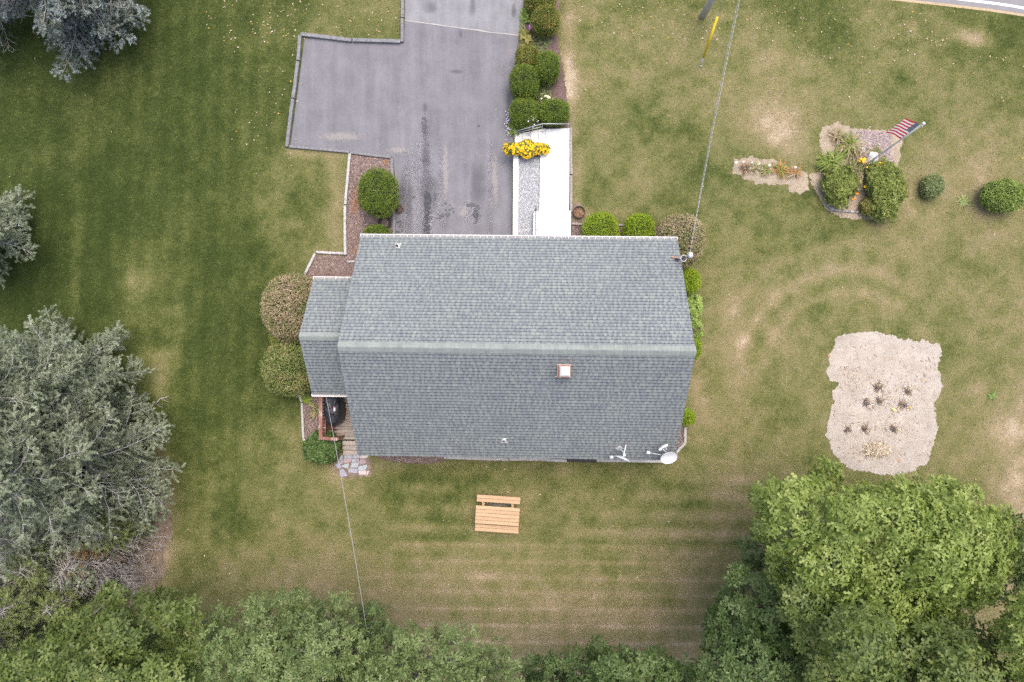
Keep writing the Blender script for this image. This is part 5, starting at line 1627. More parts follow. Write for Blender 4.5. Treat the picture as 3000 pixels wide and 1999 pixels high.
vs = [fpt(i/nu, j/26) for j in range(27) for i in range(nu+1)]
fs, ms = [], []
for j in range(26):
    for i in range(nu):
        k = j*(nu+1)+i
        fs.append((k, k+1, k+nu+2, k+nu+1))
        ms.append(2 if (j//2 < 7 and i/nu < .40) else (1 if (j//2) % 2 == 0 else 0))
w._add(vs, fs, 0, True); w.m = ms
for r_ in range(9):                         # stars
    for c_ in range(6 if r_ % 2 == 0 else 5):
        u, v = (.035 + c_*.062 + (0 if r_ % 2 == 0 else .031)), (.04 + r_*.056)
        for off in (.006, -.006):
            w._add([fpt(u+du, v+dv2, off) for du, dv2 in ((-.008,0),(0,-.008),(.008,0),(0,.008))], [(0,1,2,3)], 0)
FLAG = empty("flag", fb); tag(FLAG, "red, white and blue striped flag with stars flying from the flagpole", "flag")
w.build("cloth", [flag_w, flag_r, flag_b], FLAG)
w = MB(); w.tube([tuple(top_ - fb + Vector((-.02,.02,.0))), tuple(top_ - ua*hoist - fb + Vector((-.02,.02,0)))], .01, n=6); w.build("halyard", flag_w, FLAG)

# ------------------------------------------------------------------ hoses, planter ring, rock, edging
def coil(name, px, py, r, turns, tr, mat, label, seed, cat="hose", tail=None):
    rr = random.Random(seed)
    b_ = PG(px, py, .02)
    w = MB(); pts = []
    n = turns * 28
    for i in range(n+1):
        t = i/n; a = 2*PI*turns*t
        R_ = r*(1 - .42*t) * (1 + .05*math.sin(a*.37+seed)); k = int(turns*t)
        pts.append(b_ + Vector((R_*math.cos(a) + .02*math.sin(k*1.9+seed), R_*1.12*math.sin(a) + .02*math.cos(k*2.3), tr + (k % 3)*tr*1.5)))
    if tail: pts = [b_ + Vector(p) for p in tail] + pts
    w.tube(pts, tr, n=6)
    o = w.build(name, mat); return tag(o, label, cat)
coil("garden_hose", 1128, 655, .30, 7, .016, M("hose_black", [(.015,.015,.018), (.03,.03,.035)], 9, .5), "black coiled garden hose in the mulch below the globe yew", 1)
coil("garden_hose", 1169, 663, .245, 5, .014, M("hose_grey", [(.13,.135,.15), (.2,.205,.22)], 9, .5), "grey coiled garden hose on the asphalt beside the black one", 4, tail=[(.0,.05,.05),(.06,-.06,.05),(.05,.1,.04)])
rb_ = PG(1695, 625)
PR = empty("planter_ring", rb_); tag(PR, "round black planter ring full of dry brown leaves beside the stoop", "planter")
w = MB(); n = 28
w._add([(r_*math.cos(2*PI*i/n), r_*math.sin(2*PI*i/n), z) for r_, z in ((.24,-.02),(.255,.26),(.235,.26),(.22,.12)) for i in range(n)], [(j*n+i, j*n+(i+1)%n, (j+1)*n+(i+1)%n, (j+1)*n+i) for j in range(3) for i in range(n)], 0, True)
w.build("ring", M("ring_black", [(.02,.02,.022), (.04,.04,.042)], 9, .6), PR)
n = 420; a, r_ = rng.uniform(0,2*PI,n), .225*np.sqrt(rng.random(n))
V, F = scatter([leaf_tpl(1,.5)], np.stack([r_*np.cos(a), r_*np.sin(a), .12+.08*rng.random(n)],1), basis(np.stack([rng.normal(0,.5,n), rng.normal(0,.5,n), np.ones(n)],1)), .055*rng.uniform(.6,1.3,n))
M("dry_leaf", [(.16,.08,.045), (.27,.155,.09), (.4,.27,.18)], 20, .85, island=.7)
o = link(bpy.data.objects.new("dry_leaves", np_mesh("dry_leaves", V, F, MATS["dry_leaf"])), PR); o['kind'] = 'stuff'
w = MB(); w.tube([(0,0,-.02),(0,0,.13)], .225, n=20); w.build("soil", MATS["mulch_dark"], PR)

def rock(px, py, r, label, seed, mat="field_stone", flat=.6):
    rr = np.random.default_rng(seed)
    b_ = PG(px, py)
    w = MB(); w.ball((0,0,r*flat*.5), (r, r*.8, r*flat), n=9, k=6)
    w.v = [tuple(np.array(v)*(1+rr.normal(0,.09))) for v in w.v]; w.sm = [False]*len(w.sm)
    o = w.build("field_stone", MATS[mat]); o.location = b_; o.rotation_euler.z = rr.uniform(0,6)
    return tag(o, label, "stone")
M("field_stone", [(.24,.24,.25), (.38,.38,.39), (.5,.5,.5)], 9, .9, bmp=.4)
M("pale_stone", [(.5,.48,.45), (.64,.62,.59)], 9, .9, bmp=.3)
rock(2552, 465, .30, "grey boulder behind the flagpole base", 1)
rock(2527, 440, .14, "small grey stone at the edge of the pink mulch", 2)
GSt = "white stones in the daylily bed"
for i, (x, y, lb) in enumerate(((2156,477,"white stone at the far left of the daylily bed"),(2178,476,"second white stone from the left in the daylily bed"),(2203,478,"third white stone in the daylily bed"),(2224,482,"white stone above the greenish daylily"),(2254,486,"white stone left of the brightest orange daylily"),(2330,492,"white stone at the right end of the daylily bed"))):
    o = rock(x, y, .075, lb, 10+i, "pale_stone", .5); o['group'] = GSt
ED = empty("block_edging", PG(2510, 625)); tag(ED, "dark scalloped edging blocks along the garden island's lower rim", "edging")
ed = [(2425,603),(2430,610),(2437,615),(2448,618),(2462,620),(2478,620),(2494,622),(2510,623),(2526,624),(2542,625),(2558,628),(2572,631),(2584,631),(2594,626),(2600,618),(2604,610)]
eb = MB(); eb.prism([(-.085,-.04),(.085,-.04),(.10,.0),(.06,.05),(0,.065),(-.06,.05),(-.10,.0)], -.03, .09)
ebm = eb.mesh("block", M("edging_stone", [(.16,.155,.16), (.3,.295,.3), (.46,.455,.46)], 25, .9, objvar=.8, bmp=.4))
for i in range(len(ed)-1):
    for t in (0, .5):
        p = PG(ed[i][0]*(1-t)+ed[i+1][0]*t, ed[i][1]*(1-t)+ed[i+1][1]*t)
        q_ = PG(*ed[i+1]) - PG(*ed[i])
        o = link(bpy.data.objects.new("block", ebm), ED); o.location = p - ED.location; o.rotation_euler = (rs.uniform(-.05,.05), rs.uniform(-.05,.05), math.atan2(q_.y, q_.x) + rs.uniform(-.08,.08))
        o.scale = (.62, .8, 1)

# ------------------------------------------------------------------ vegetable plot: withered plants, chips, squash
GD = "withered plants in the vegetable plot"
for i, (x, y, r_, lb) in enumerate([(2572,1136,.34,"darkest withered plant at the top middle of the plot"),(2660,1148,.30,"withered plant at the plot's upper right"),(2538,1180,.28,"withered plant left of the middle pair"),(2578,1176,.30,"withered plant just below the darkest one"),
        (2643,1187,.30,"withered plant above the yellow squash"),(2485,1258,.24,"faint withered plant at the plot's lower left"),(2533,1256,.26,"withered plant in the lower row's middle"),(2617,1256,.28,"withered plant at the lower row's right")]):
    decal(plot, x, y, r_*random.uniform(60,95), r_*random.uniform(50,75), "dark_soil", .0235, rot=random.uniform(-1,1), name="dug_soil", core=1.45)
    decal(plot, x + random.uniform(-9,9), y + random.uniform(-8,8), r_*50, r_*40, "dark_soil", .0235, rot=random.uniform(-1,1), name="dug_soil", core=1.3)
    decal(plot, x+4, y-8, r_*95, r_*70, "straw", .0265, name="straw_litter", core=.7)
    tuft("withered_plant", x, y, r_*random.uniform(.7,1.1), .06, 15, ["dead_stem", "dead_stem", "lily_tan"], lb, .012, group=GD)
n = 1500
q = np.stack([rng.normal(2567, 22, n), rng.normal(1318, 11, n)], 1)
r2 = ((q[:,0]-2567)/44)**2 + ((q[:,1]-1318)/26)**2
q = q[r2 < 1]; r2 = r2[r2 < 1]; n = len(q)
p_ = px_ground(q[:,0], q[:,1]); p_[:,2] += .02 + .14*(1-r2)*rng.random(n)
V, F = scatter([(np.array([(-.5,-.22,0),(.5,-.18,.02),(.5,.2,.05),(-.5,.22,.03)]), np.array([(0,1,2),(0,2,3)]))], p_, basis(np.stack([rng.normal(0,.6,n), rng.normal(0,.6,n), np.ones(n)],1)), .095*rng.uniform(.5,1.4,n))
M("wood_chip", [(.32,.26,.19), (.45,.38,.29), (.55,.48,.40)], 20, .9, island=.7)
c_ = p_.mean(0); c_[2] = float(gz(c_[0], c_[1]))
o = link(bpy.data.objects.new("wood_chips", np_mesh("wood_chips", V - c_, F, MATS["wood_chip"]))); o.location = c_
tag(o, "heap of pale wood chips at the lower end of the plot", "wood chips", kind='stuff')
b_ = PG(2618, 1200, .04)
w = MB(); w.tube([(-.11,.06,0),(-.05,.02,.01),(.03,-.03,.01),(.1,-.05,0)], [.02,.035,.05,.022], n=10); o = w.build("squash", M("squash_yellow", [(.72,.55,.16), (.8,.64,.25)], 6, .5)); o.location = b_; tag(o, "crooked yellow squash lying on the bare plot", "squash")
w = MB(); w.ball((0,0,.045), .05); w.tube([(0,0,.08),(.01,0,.11)], .008); o = w.build("gourd", M("gourd_orange", [(.7,.36,.06), (.76,.45,.1)], 6, .5)); o.location = PG(2665, 1195); tag(o, "small round orange gourd on the bare plot", "gourd")

PLOT_PX = [(2460,1000),(2740,1020),(2740,1160),(2720,1340),(2600,1380),(2470,1340),(2435,1270),(2450,1150)]
q = np.concatenate([rand_in(PLOT_PX, 900)] + [np.stack([rng.normal(x, 20, 80), rng.normal(y, 12, 80)], 1) for x, y in ((2572,1120),(2660,1140),(2590,1160),(2560,1185),(2640,1190),(2540,1256),(2617,1250),(2500,1130),(2520,1330),(2480,1090))])
p_ = px_ground(q[:,0], q[:,1], .024); n = len(p_)
V, F = scatter([(np.array([(-.5,-.06,0),(.5,-.05,.02),(.5,.05,.03),(-.5,.06,.01)]), np.array([(0,1,2),(0,2,3)]))], p_, basis(np.stack([rng.normal(0,.12,n), rng.normal(0,.12,n), np.ones(n)],1)), .11*rng.uniform(.3,1.4,n))
m, nt, b = new_mat("straw_bit"); g = nt.nodes.new("ShaderNodeNewGeometry")
nt.links.new(ramp(nt, [(0,(.09,.07,.06)),(.25,(.16,.13,.11)),(.4,(.36,.29,.2)),(1,(.5,.43,.32))], g.outputs['Random Per Island']), b.inputs['Base Color']); b.inputs['Roughness'].default_value = .9
tag(link(bpy.data.objects.new("straw", np_mesh("straw", V, F, m))), "straw and dark stalk bits strewn over the vegetable plot", "straw", kind='stuff')

# ------------------------------------------------------------------ bark chips on the mulch
def chips(name, areas, mat, size, label):
    P_ = []
    for poly, n in areas:
        q = rand_in(poly, n); P_.append(px_ground(q[:,0], q[:,1], .024))
    P_ = np.concatenate(P_); n = len(P_); P_[:,2] += rng.random(n)*.018
    t = (np.array([(-.5,-.13,0),(.5,-.1,.03),(.5,.12,.06),(-.5,.13,.02)]), np.array([(0,1,2),(0,2,3)]))
    V, F = scatter([t], P_, basis(np.stack([rng.normal(0,.35,n), rng.normal(0,.35,n), np.ones(n)],1)), size*rng.uniform(.4,1.4,n))
    o = link(bpy.data.objects.new(name, np_mesh(name, V, F, MATS[mat]))); return tag(o, label, "mulch", kind='stuff')
M("bark_chip", [(.12,.08,.068), (.21,.16,.145), (.36,.30,.285)], 25, .9, island=1.0)
M("pink_chip", [(.22,.17,.17), (.32,.26,.255), (.44,.37,.36)], 25, .9, island=.7)
sb = [(1030,455),(1148,467),(1152,600),(1153,690),(1070,700),(1060,740),(1040,800),(897,806),(928,748),(1016,749),(1016,604)]
chips("bark_chips", [(sb, 5200), ([(888,1160),(935,1160),(935,1290),(912,1298),(891,1284)], 1500), ([(1100,1330),(1320,1335),(1240,1358),(1150,1350)], 900), ([(1976,1232),(2003,1232),(2003,1296),(1978,1322)], 500), ([(1676,663),(1950,667),(1950,700),(1676,700)], 1400)], "bark_chip", .085, "loose reddish bark chips in the beds round the house")
chips("bark_chips", [([(2490,386),(2540,383),(2610,393),(2612,470),(2630,490),(2560,500),(2510,470)], 2600)], "pink_chip", .09, "faded pinkish bark chips below the flag")

# ------------------------------------------------------------------ trees
M("oak_bark", [(.11,.095,.08), (.19,.17,.15), (.27,.25,.23)], 6, .95, stretch=(3,3,.5), bmp=.7, bscale=18)
M("spruce_bark", [(.24,.23,.225), (.38,.37,.37), (.52,.51,.515)], 9, .95, bmp=.5, bscale=25)
M("dead_wood", [(.20,.18,.17), (.32,.30,.29), (.44,.42,.41)], 9, .95)
leafmat("oak_bright", [(.0, (0.067,0.111,0.014)), (.35, (0.140,0.200,0.034)), (.7, (0.232,0.299,0.073)), (1, (0.354,0.399,0.137))], .25, .75, .30, .5, .35)
leafmat("oak_dark", [(.0, (0.034,0.067,0.014)), (.4, (0.070,0.123,0.031)), (.75, (0.118,0.177,0.056)), (1, (0.190,0.253,0.102))], .25, .7, .28, .5, .35)
leafmat("oak_mid", [(.0, (0.043,0.072,0.011)), (.4, (0.087,0.130,0.027)), (.75, (0.143,0.185,0.048)), (1, (0.219,0.253,0.088))], .3, .7, .28, .5, .35)
leafmat("oak_sage", [(.0, (0.054,0.090,0.023)), (.4, (0.113,0.164,0.051)), (.75, (0.182,0.239,0.088)), (1, (0.279,0.329,0.149))], .25, .8, .28, .5, .3)
M("petiole", [(.25,.06,.03), (.3,.1,.04)], 9, .7)
ROS = []
for s_ in range(5):                         # rosettes with red-brown leaf stalks at the heart
    v, f = OAK[s_]; ROS.append((v, f))

def inside_dist(px, py, poly):
    a = np.array(poly, float); b_ = np.roll(a, -1, 0)
    d = np.full(len(px), 1e9)
    for (x0_, y0_), (x1_, y1_) in zip(a, b_):
        ex, ey = x1_-x0_, y1_-y0_
        t = np.clip(((px-x0_)*ex + (py-y0_)*ey) / (ex*ex+ey*ey+1e-9), 0, 1)
        d = np.minimum(d, np.hypot(px-(x0_+t*ex), py-(y0_+t*ey)))
    return np.where(in_px(px, py, poly), d, -d)

def oak(poly, zlo, zhi, dmax, trunk_px, mat, leaf, label, spacing=74, per=54, br=(.65, 1.2), group="oak trees round the garden", fill=.4, seed=0):
    """broadleaf tree: crown of leafy boughs kept inside an outline of the place, limbs from one trunk"""
    a = np.array(poly, float)
    lo, hi = a.min(0), a.max(0)
    cand = lo + rng.random((6000, 2))*(hi-lo)
    dd = inside_dist(cand[:,0], cand[:,1], poly)
    cand, dd = cand[dd > 14], dd[dd > 14]
    keep, kd = [], []
    for q, d0 in zip(cand, dd):
        if q[0] < -150 or q[0] > 3150 or q[1] > 2150: continue
        s_ = spacing * (.75 + .5*rng.random())
        if all((q[0]-k[0])**2 + (q[1]-k[1])**2 > s_*s_ for k in keep):
            keep.append(q); kd.append(d0)
    keep, kd = np.array(keep), np.array(kd)
    zz = zlo + (zhi-zlo)*np.sqrt(np.clip(kd/dmax, 0, 1)) + rng.normal(0, 1.0, len(kd))
    C = px_pos(keep[:,0], keep[:,1], zz)
    tb = PG(*trunk_px)
    T = np.array(tb)
    Ps, Ns, Ls = [], [], []
    for c, d0, q in zip(C, kd, keep):
        r_ = min(rng.uniform(*br), (d0+16)/FPX*(H-c[2]))
        r_ = max(r_, .35)
        n = int(per*1.12*(r_/.95)**2) + 10
        u = rng.normal(size=(n,3)); u /= np.linalg.norm(u, axis=1, keepdims=True)
        u[:,2] = np.where(u[:,2] < -.25, -u[:,2], u[:,2])
        rr = 1 - np.abs(rng.normal(0, .16, n))
        rr *= 1 + .35*(vnoise(u[:,0]*3+c[0], u[:,1]*3+c[1], 1., 70+seed)-.5)
        Ps.append(c + u*rr[:,None]*np.array([r_, r_, r_*.62])); 
        Ns.append(u*np.array([.75,.75,.8]) + np.array([0,0,.55]) + rng.normal(0,.22,(n,3)))
        Ls.append(leaf*rng.uniform(.8,1.2,n))
    # darker inner leaves under the boughs
    n = int(fill*sum(len(p) for p in Ps)/2)
    q = rand_in(poly, n); d0 = inside_dist(q[:,0], q[:,1], poly)
    zi = zlo - .6 + (zhi-zlo)*.65*np.sqrt(np.clip(d0/dmax,0,1))*rng.random(n) - rng.random(n)*1.2
    ok = (d0 > 10) & (q[:,0] > -150) & (q[:,0] < 3150) & (q[:,1] < 2150)
    Ps.append(px_pos(q[ok,0], q[ok,1], zi[ok])); Ns.append(np.array([0,0,1.]) + rng.normal(0,.4,(ok.sum(),3))); Ls.append(leaf*rng.uniform(.8,1.2,ok.sum()))
    Pn, Nn, Sn = np.concatenate(Ps), np.concatenate(Ns), np.concatenate(Ls)
    V, F = scatter(OAK, Pn, basis(Nn), Sn)
    root = empty("oak_tree", tb)
    o = link(bpy.data.objects.new("crown", np_mesh("crown", V - T, F, MATS[mat])), root)
    # trunk and limbs
    ctr = C.mean(0)
    fork = np.array([T[0]*.75 + ctr[0]*.25, T[1]*.75 + ctr[1]*.25, zlo*.55])
    w = MB(); w.tube([(0,0,-.3), (0,0,.4), tuple((fork-T)*.6), tuple(fork-T)], [.34,.25,.2,.18], n=10); w.build("trunk", MATS["oak_bark"], root)
    w = MB()
    for c in C:
        e = c - T; s0 = (fork - T)*rng.uniform(.8,1.0)
        m1 = s0*.6 + e*.4 + rng.normal(0,.25,3) + np.array([0,0,.2]); m2 = s0*.25 + e*.75 + rng.normal(0,.2,3)
        w.tube([tuple(s0), tuple(m1), tuple(m2), tuple(e)], [.085,.06,.035,.012], n=5, caps=False)
        for _ in range(3):
            k = e + rng.normal(0,.22,3)*np.array([1,1,.4]); w.tube([tuple(m2*.4+e*.6), tuple((e+k)/2), tuple(k)], [.02,.014,.005], n=4, caps=False)
    w.build("branches", MATS["oak_bark"], root)
    return tag(root, label, "tree", group)

oak([(2205,1400),(2270,1380),(2300,1430),(2340,1400),(2370,1355),(2455,1358),(2475,1400),(2520,1420),(2580,1408),(2640,1410),(2680,1428),(2720,1372),(2750,1390),(2770,1418),(2830,1430),(2900,1465),(2940,1495),(2975,1540),(3010,1600),(2940,1700),(2820,1790),(2700,1850),(2450,1830),(2290,1750),(2250,1640),(2215,1560),(2222,1480)],
    5.0, 9.5, 210, (2560,1640), "oak_bright", .23, "large bright green oak below the vegetable plot", per=56)
oak([(2135,1620),(2150,1570),(2215,1555),(2270,1620),(2330,1720),(2400,1850),(2430,2260),(1985,2260),(1975,1965),(2075,1885),(2060,1815),(2095,1775),(2105,1740),(2135,1715)],
    3.6, 6.6, 170, (2230,1850), "oak_dark", .20, "dark green oak at the left flank of the bright oak", seed=2)
oak([(2290,1735),(2330,1675),(2450,1695),(2560,1660),(2640,1720),(2700,1835),(2770,1765),(2880,1850),(2920,1960),(3000,2020),(3100,2260),(2380,2260),(2340,1900)],
    5.5, 9.8, 190, (2560,1900), "oak_mid", .23, "green oak crown filling the lower edge in front of the bright oak", seed=3, per=54)
oak([(2880,1830),(2960,1780),(3000,1720),(3250,1700),(3260,2260),(3080,2260),(3000,2000),(2920,1950)],
    5.5, 9.8, 150, (3020,1880), "oak_bright", .23, "yellow-green oak crown in the bottom right corner", seed=4)
oak([(2990,1505),(3060,1470),(3260,1500),(3260,1720),(3000,1720),(2900,1780),(2880,1700),(2960,1620)],
    4.0, 7.5, 120, (3090,1600), "oak_dark", .205, "thin dark oak at the right edge showing soil through its crown", spacing=70, per=50, fill=.5, seed=5)
oak([(60,1900),(140,1850),(180,1785),(260,1775),(330,1722),(355,1715),(372,1762),(420,1730),(450,1770),(480,1722),(520,1745),(560,1715),(582,1790),(572,1835),(598,1900),(560,1990),(555,2260),(-200,2260),(-200,1930)],
    4.2, 8.2, 190, (300,1930), "oak_mid", .24, "large-leaved green oak in the bottom left corner", per=52, seed=6)
oak([(600,1900),(590,1835),(640,1775),(700,1765),(740,1728),(790,1752),(870,1718),(920,1748),(1010,1742),(1030,1790),(1065,1830),(1110,1875),(1160,1845),(1200,1812),(1260,1850),(1370,1812),(1388,1860),(1400,1895),(1490,1885),(1502,1925),(1525,2000),(1540,2260),(560,2260),(575,1990)],
    4.8, 8.6, 180, (1000,1950), "oak_sage", .15, "broad sage-green oak along the bottom edge left of centre", spacing=60, per=66, br=(.6,1.05), seed=7)
oak([(1035,1782),(1090,1772),(1125,1785),(1150,1850),(1120,1900),(1080,1890),(1045,1850)],
    3.0, 4.2, 60, (1092,1840), "oak_dark", .13, "small dark oak where the pale line meets the back trees", spacing=40, per=60, br=(.4,.6), seed=8)
oak([(1530,1945),(1562,1902),(1600,1932),(1660,1898),(1700,1902),(1740,1882),(1790,1898),(1840,1872),(1850,1922),(1920,1905),(1990,1930),(2005,2260),(1530,2260)],
    4.0, 7.0, 150, (1760,2010), "oak_dark", .205, "dark oak tips along the bottom edge right of centre", seed=9)

leafmat("spruce_grey", [(.0, (0.095,0.125,0.077)), (.4, (0.188,0.224,0.148)), (.75, (0.317,0.357,0.256)), (1, (0.515,0.571,0.449))], .25, 1.0, .38, .6, .3)
leafmat("spruce_blue", [(.0, (0.079,0.092,0.059)), (.4, (0.152,0.172,0.132)), (.7, (0.277,0.337,0.343)), (1, (0.554,0.660,0.660))], .25, 1.6, .32, .6, .3)
leafmat("hemlock_green", [(.0, (0.072,0.102,0.029)), (.5, (0.167,0.210,0.072)), (1, (0.290,0.319,0.145))], .25, 1.5, .15, .6, .2)
leafmat("hemlock_rust", [(.0, (0.102,0.072,0.025)), (.5, (0.221,0.144,0.050)), (1, (0.323,0.225,0.090))], .2, 3, .15, .6, .2)

def conifer(base_px, Ht, R_, z0, mat, label, whorl=.42, nb=6, sprig_tpl=SPRIG, size=.29, bare=.0, droop=.30, twig_mat="spruce_bark", name="spruce_tree", group="spruces along the left side", step=.095, up=.18, trunk=True, side=1.0):
    tb = PG(*base_px); T = np.array(tb)
    root = empty(name, tb)
    wood, pos, ax_ = [], [], []
    z = z0
    while z < Ht - .2:
        t_ = (z - 0) / Ht
        L0 = R_*(1 - t_**1.15) + .25
        for k in range(nb):
            a = rng.uniform(0, 2*PI); L = L0*rng.uniform(.7, 1.15)
            zz = z + rng.uniform(-.2, .2)
            d = np.array([math.cos(a), math.sin(a), 0]); s_ = np.array([-d[1], d[0], 0])
            bend = rng.normal(0, .18)
            def bp(t): return np.array([0, 0, zz]) + d*L*t + s_*L*bend*t*t + np.array([0, 0, -droop*L*t + (droop*.75+up)*L*t**2.6])
            pts = [bp(t) for t in (0, .25, .5, .75, 1)]
            if any_far(T + pts[-1]) and any_far(T + pts[2]): continue
            wood.append(tri_tube(pts, [.026+.007*L, .022+.004*L, .017, .011, .005], 4))
            live = rng.random() > bare
            nt_ = int(L*side/.15)
            for j in range(nt_):
                t = .05 + .95*(j+rng.random())/nt_
                sg = 1 if j % 2 else -1
                p0 = bp(t); ln_ = (.22 + .42*L*(1-t)**.8*.75)*rng.uniform(.7, 1.2)
                td = d*.75 + s_*sg*rng.uniform(.5, 1.0) + np.array([0,0,rng.uniform(-.3,.12)]); td /= np.linalg.norm(td)
                p1 = p0 + td*ln_ + np.array([0,0,-.05*ln_])
                if rng.random() < (.6 if live else 1.0): wood.append(tri_tube([p0, (p0+p1)/2 + np.array([0,0,.02]), p1], [.011,.008,.003], 3))
                if live:
                    m = max(1, int(ln_/step))
                    for q in range(m):
                        tt = (q+rng.random())/m
                        
                        pos.append(p0 + (p1-p0)*tt); v = td + rng.normal(0,.45,3) + np.array([0,0,.18]); ax_.append(v)
                else:
                    for q in range(2):
                        e = p0 + (p1-p0)*rng.uniform(.3,.9); v = td + rng.normal(0,.6,3); wood.append(tri_tube([e, e + v/np.linalg.norm(v)*ln_*.5], [.006,.002], 3))
            if live: pos.append(pts[-1]); ax_.append(d)
        z += whorl*rng.uniform(.8, 1.2)
    if pos:
        pos, ax_ = np.array(pos), np.array(ax_); ax_ /= np.linalg.norm(ax_, axis=1, keepdims=True)
        Zv = np.array([0, 0, 1.]) + rng.normal(0, .3, ax_.shape)
        Zv -= ax_*(Zv*ax_).sum(1, keepdims=True); Zv /= np.linalg.norm(Zv, axis=1, keepdims=True)
        Rm = np.stack([ax_, np.cross(Zv, ax_), Zv], 2)
        V, F = scatter(sprig_tpl, pos, Rm, size*rng.uniform(.75, 1.3, len(pos)))
        link(bpy.data.objects.new("crown", np_mesh("crown", V, F, MATS[mat])), root)
    V, F, mi = merge([(v, f, 0) for v, f in wood])
    link(bpy.data.objects.new("branches", np_mesh("branches", V, F, MATS[twig_mat])), root)
    w = MB(); w.tube([(0,0,-.3), (0,0,Ht*.5), (0,0,Ht)], [.009*Ht+.04, .006*Ht+.02, .01], n=8); w.build("trunk", MATS[twig_mat], root)
    return tag(root, label, "tree", group)
def any_far(p):
    x, y = toPx(p[0], p[1], p[2])
    return bool(x < -220 or x > 3220 or y < -220 or y > 2220)
conifer((362,1320), 11.5, 3.4, .9, "spruce_grey", "largest grey-green spruce reaching over the left lawn", bare=.07)
conifer((255,1135), 10.5, 3.2, .9, "spruce_grey", "grey spruce at the top of the left spruce group", bare=.08)
conifer((120,1290), 12.0, 3.2, 1.2, "spruce_grey", "grey spruce at the left edge behind the largest one", bare=.12)
conifer((225,1480), 8.0, 2.5, .8, "spruce_grey", "half-bare spruce with grey dead branches below the largest spruce", bare=.72, twig_mat="dead_wood")
conifer((330,1600), 3.4, 2.7, .4, "spruce_grey", "dead grey thicket of bare conifer branches over sandy soil", bare=.93, twig_mat="dead_wood", nb=13, whorl=.24, side=1.4)
conifer((120,1640), 4.0, 2.7, .4, "spruce_grey", "dead twiggy conifer at the left edge above the oak", bare=.85, twig_mat="dead_wood", nb=11, whorl=.26, side=1.4)
conifer((45,715), 9.0, 1.9, .9, "spruce_grey", "grey spruce tip at the left edge beside the green lawn", bare=.12)
conifer((295,15), 11.0, 3.4, .8, "spruce_blue", "blue spruce with pale blue tips in the top left corner", bare=.36, size=.28, nb=7, twig_mat="dead_wood")
conifer((30,60), 8.0, 2.0, 1.0, "spruce_blue", "second blue spruce at the far top left", bare=.3, size=.28, twig_mat="dead_wood")
GH = "young hemlocks among the dead branches"
for (x, y, h_, r_, mt, lb) in [(395,1525,3.0,.85,"hemlock_green","soft green young hemlock beside the bare sandy strip"),(265,1580,4.4,1.05,"hemlock_green","soft green hemlock in the middle of the dead branches"),(200,1690,4.4,1.05,"hemlock_green","soft green hemlock low at the left above the oak"),
                               (340,1595,3.2,.5,"hemlock_rust","rust-orange dying hemlock between green ones"),(110,1790,4.2,1.2,"hemlock_green","olive hemlock at the left edge above the bottom oak"),(290,1705,3.4,.8,"hemlock_green","green hemlock just above the bottom left oak")]:
    conifer((x, y), h_, r_, .4, mt, lb, whorl=.22, nb=7, sprig_tpl=FINE, size=.24, name="hemlock_tree", group=GH, step=.10, twig_mat="dead_wood")

# fallen dead branches on the sandy strip
for i, (pts, lb) in enumerate([([(400,1580),(440,1575),(480,1572),(505,1577)], "pale fallen branch reaching onto the sandy strip"), ([(420,1600),(440,1610),(475,1612)], "thin dark fallen branch below the pale one"), ([(455,1185),(470,1168),(490,1165)], "dark stick under the spruce's right side")]):
    w = MB(); w.tube([PG(x, y, .06) for x, y in pts], [.03,.028,.022,.012][:len(pts)], n=6)
    for k in range(6):
        p = PG(*pts[k % (len(pts)-1)], .06); w.tube([p, p + Vector((rng.uniform(.1,.5), rng.uniform(-.3,.3), .05))], [.012,.004], n=4)
    o = w.build("fallen_branch", MATS["dead_wood"]); tag(o, lb, "branch")

# ------------------------------------------------------------------ fallen leaves
areas = [((600,0,900,120),90),((680,120,900,520),60),((780,0,1180,110),70),((1640,0,2300,120),140),((2300,20,2950,190),130),((1700,120,3000,480),60),((420,1500,700,1800),36),((0,100,500,600),12),((900,1350,2150,1850),50),((2050,400,3000,900),22),((1480,100,1510,640),10),((860,110,1500,640),26),((2300,1250,3000,1420),12)]
q = np.concatenate([np.stack([rng.uniform(a[0], a[2], n), rng.uniform(a[1], a[3], n)], 1) for a, n in areas])
p_ = px_ground(q[:,0], q[:,1], .035); n = len(p_)
V, F = scatter([leaf_tpl(1,.6,.2,.1)], p_, basis(np.stack([rng.normal(0,.4,n), rng.normal(0,.4,n), np.ones(n)],1)), .07*rng.uniform(.5,1.4,n))
m, nt, b = new_mat("fallen_leaf")
g = nt.nodes.new("ShaderNodeNewGeometry")
nt.links.new(ramp(nt, [(0,(.30,.21,.15)),(.3,(.46,.36,.27)),(.6,(.52,.44,.36)),(.78,(.40,.2,.1)),(.9,(.55,.36,.06)),(1,(.3,.33,.12))], g.outputs['Random Per Island']), b.inputs['Base Color'])
b.inputs['Roughness'].default_value = .8
tag(link(bpy.data.objects.new("fallen_leaves", np_mesh("fallen_leaves", V, F, m))), "scattered pale and orange fallen leaves on lawn and driveway", "leaves", kind='stuff')

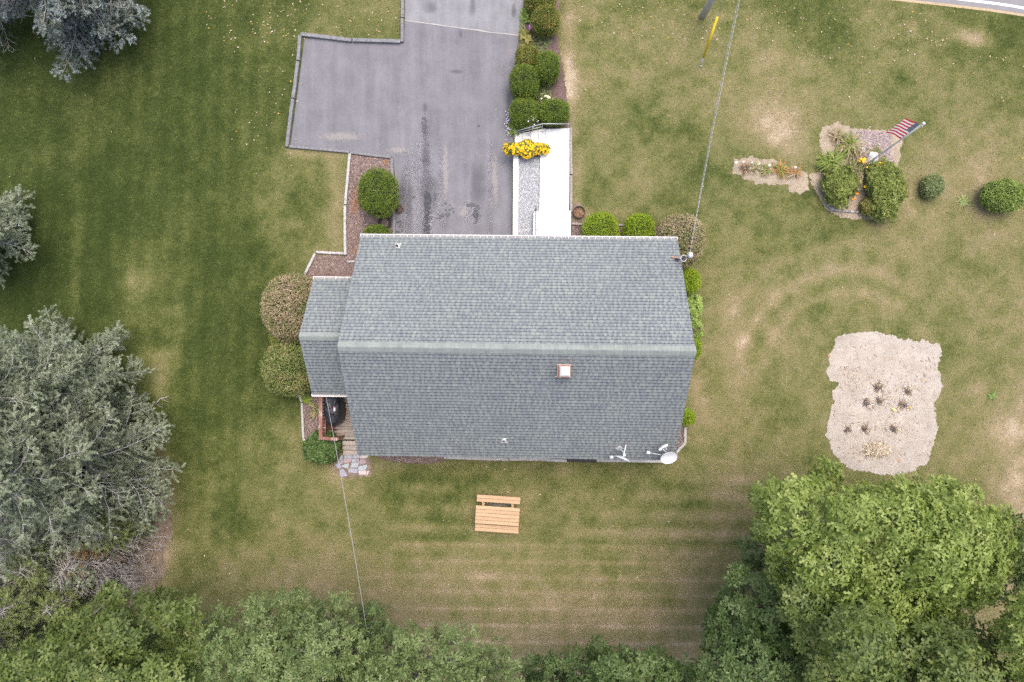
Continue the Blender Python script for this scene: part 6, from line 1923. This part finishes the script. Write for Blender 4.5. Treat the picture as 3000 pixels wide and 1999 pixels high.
# ------------------------------------------------------------------ grass blades
N = 440000
X = rng.uniform(-24, 24, N); Y = rng.uniform(-16, 16, N)
qx, qy = toPx(X, Y, gz(X, Y))
ok = (qx > -80) & (qx < 3080) & (qy > -80) & (qy < 2080)
for poly in KEEP + [[(1075,720),(1965,725),(1965,1325),(1065,1320)], [(935,840),(1080,840),(1080,1290),(935,1290)]]:
    a = np.array(poly)
    bb = (qx > a[:,0].min()) & (qx < a[:,0].max()) & (qy > a[:,1].min()) & (qy < a[:,1].max()) & ok
    I = np.where(bb)[0]
    if len(I):
        J = I[in_px(qx[I], qy[I], poly)]
        if poly in SOFT and len(J):
            J = J[inside_dist(qx[J], qy[J], poly) > np.abs(rng.normal(0, 7, len(J)))]
        ok[J] = False
X, Y = X[ok], Y[ok]; n = len(X)
ii, jj = np.clip(np.searchsorted(ax, X), 0, nx-1), np.clip(np.searchsorted(ay, Y), 0, ny-1)
dr = np.clip(DRY.reshape(ny, nx)[jj, ii] + rng.normal(0, .13, n), 0, .95)
keep = rng.random(n) > sstep(.72, .95, dr)
X, Y, dr = X[keep], Y[keep], dr[keep]; n = len(X)
Z = gz(X, Y)
a = rng.uniform(0, 2*PI, n) ; L = rng.uniform(.04, .10, n); h_ = rng.uniform(.018, .05, n); wd = rng.uniform(.006, .013, n)
ca, sa = np.cos(a), np.sin(a)
A = np.stack([X - sa*wd, Y + ca*wd, Z - .004], 1); B_ = np.stack([X + sa*wd, Y - ca*wd, Z - .004], 1); T_ = np.stack([X + ca*L, Y + sa*L, Z + h_], 1)
V = np.stack([A, B_, T_], 1).reshape(-1, 3)
F = np.arange(3*n).reshape(n, 3)
m, nt, b = new_mat("grass_blade")
at = nt.nodes.new("ShaderNodeAttribute"); at.attribute_name = "dry"
g = nt.nodes.new("ShaderNodeNewGeometry")
col = scale_col(nt, ramp(nt, GRASS, at.outputs['Fac']), math_(nt, 'MULTIPLY_ADD', g.outputs['Random Per Island'], .5, .85))
nt.links.new(col, b.inputs['Base Color']); b.inputs['Roughness'].default_value = .8; b.inputs['Specular IOR Level'].default_value = .2
tag(link(bpy.data.objects.new("grass", np_mesh("grass", V, F, m, attrs={'dry': np.repeat(dr, 3)}))), "short mown grass blades over the whole lawn", "grass", kind='stuff')
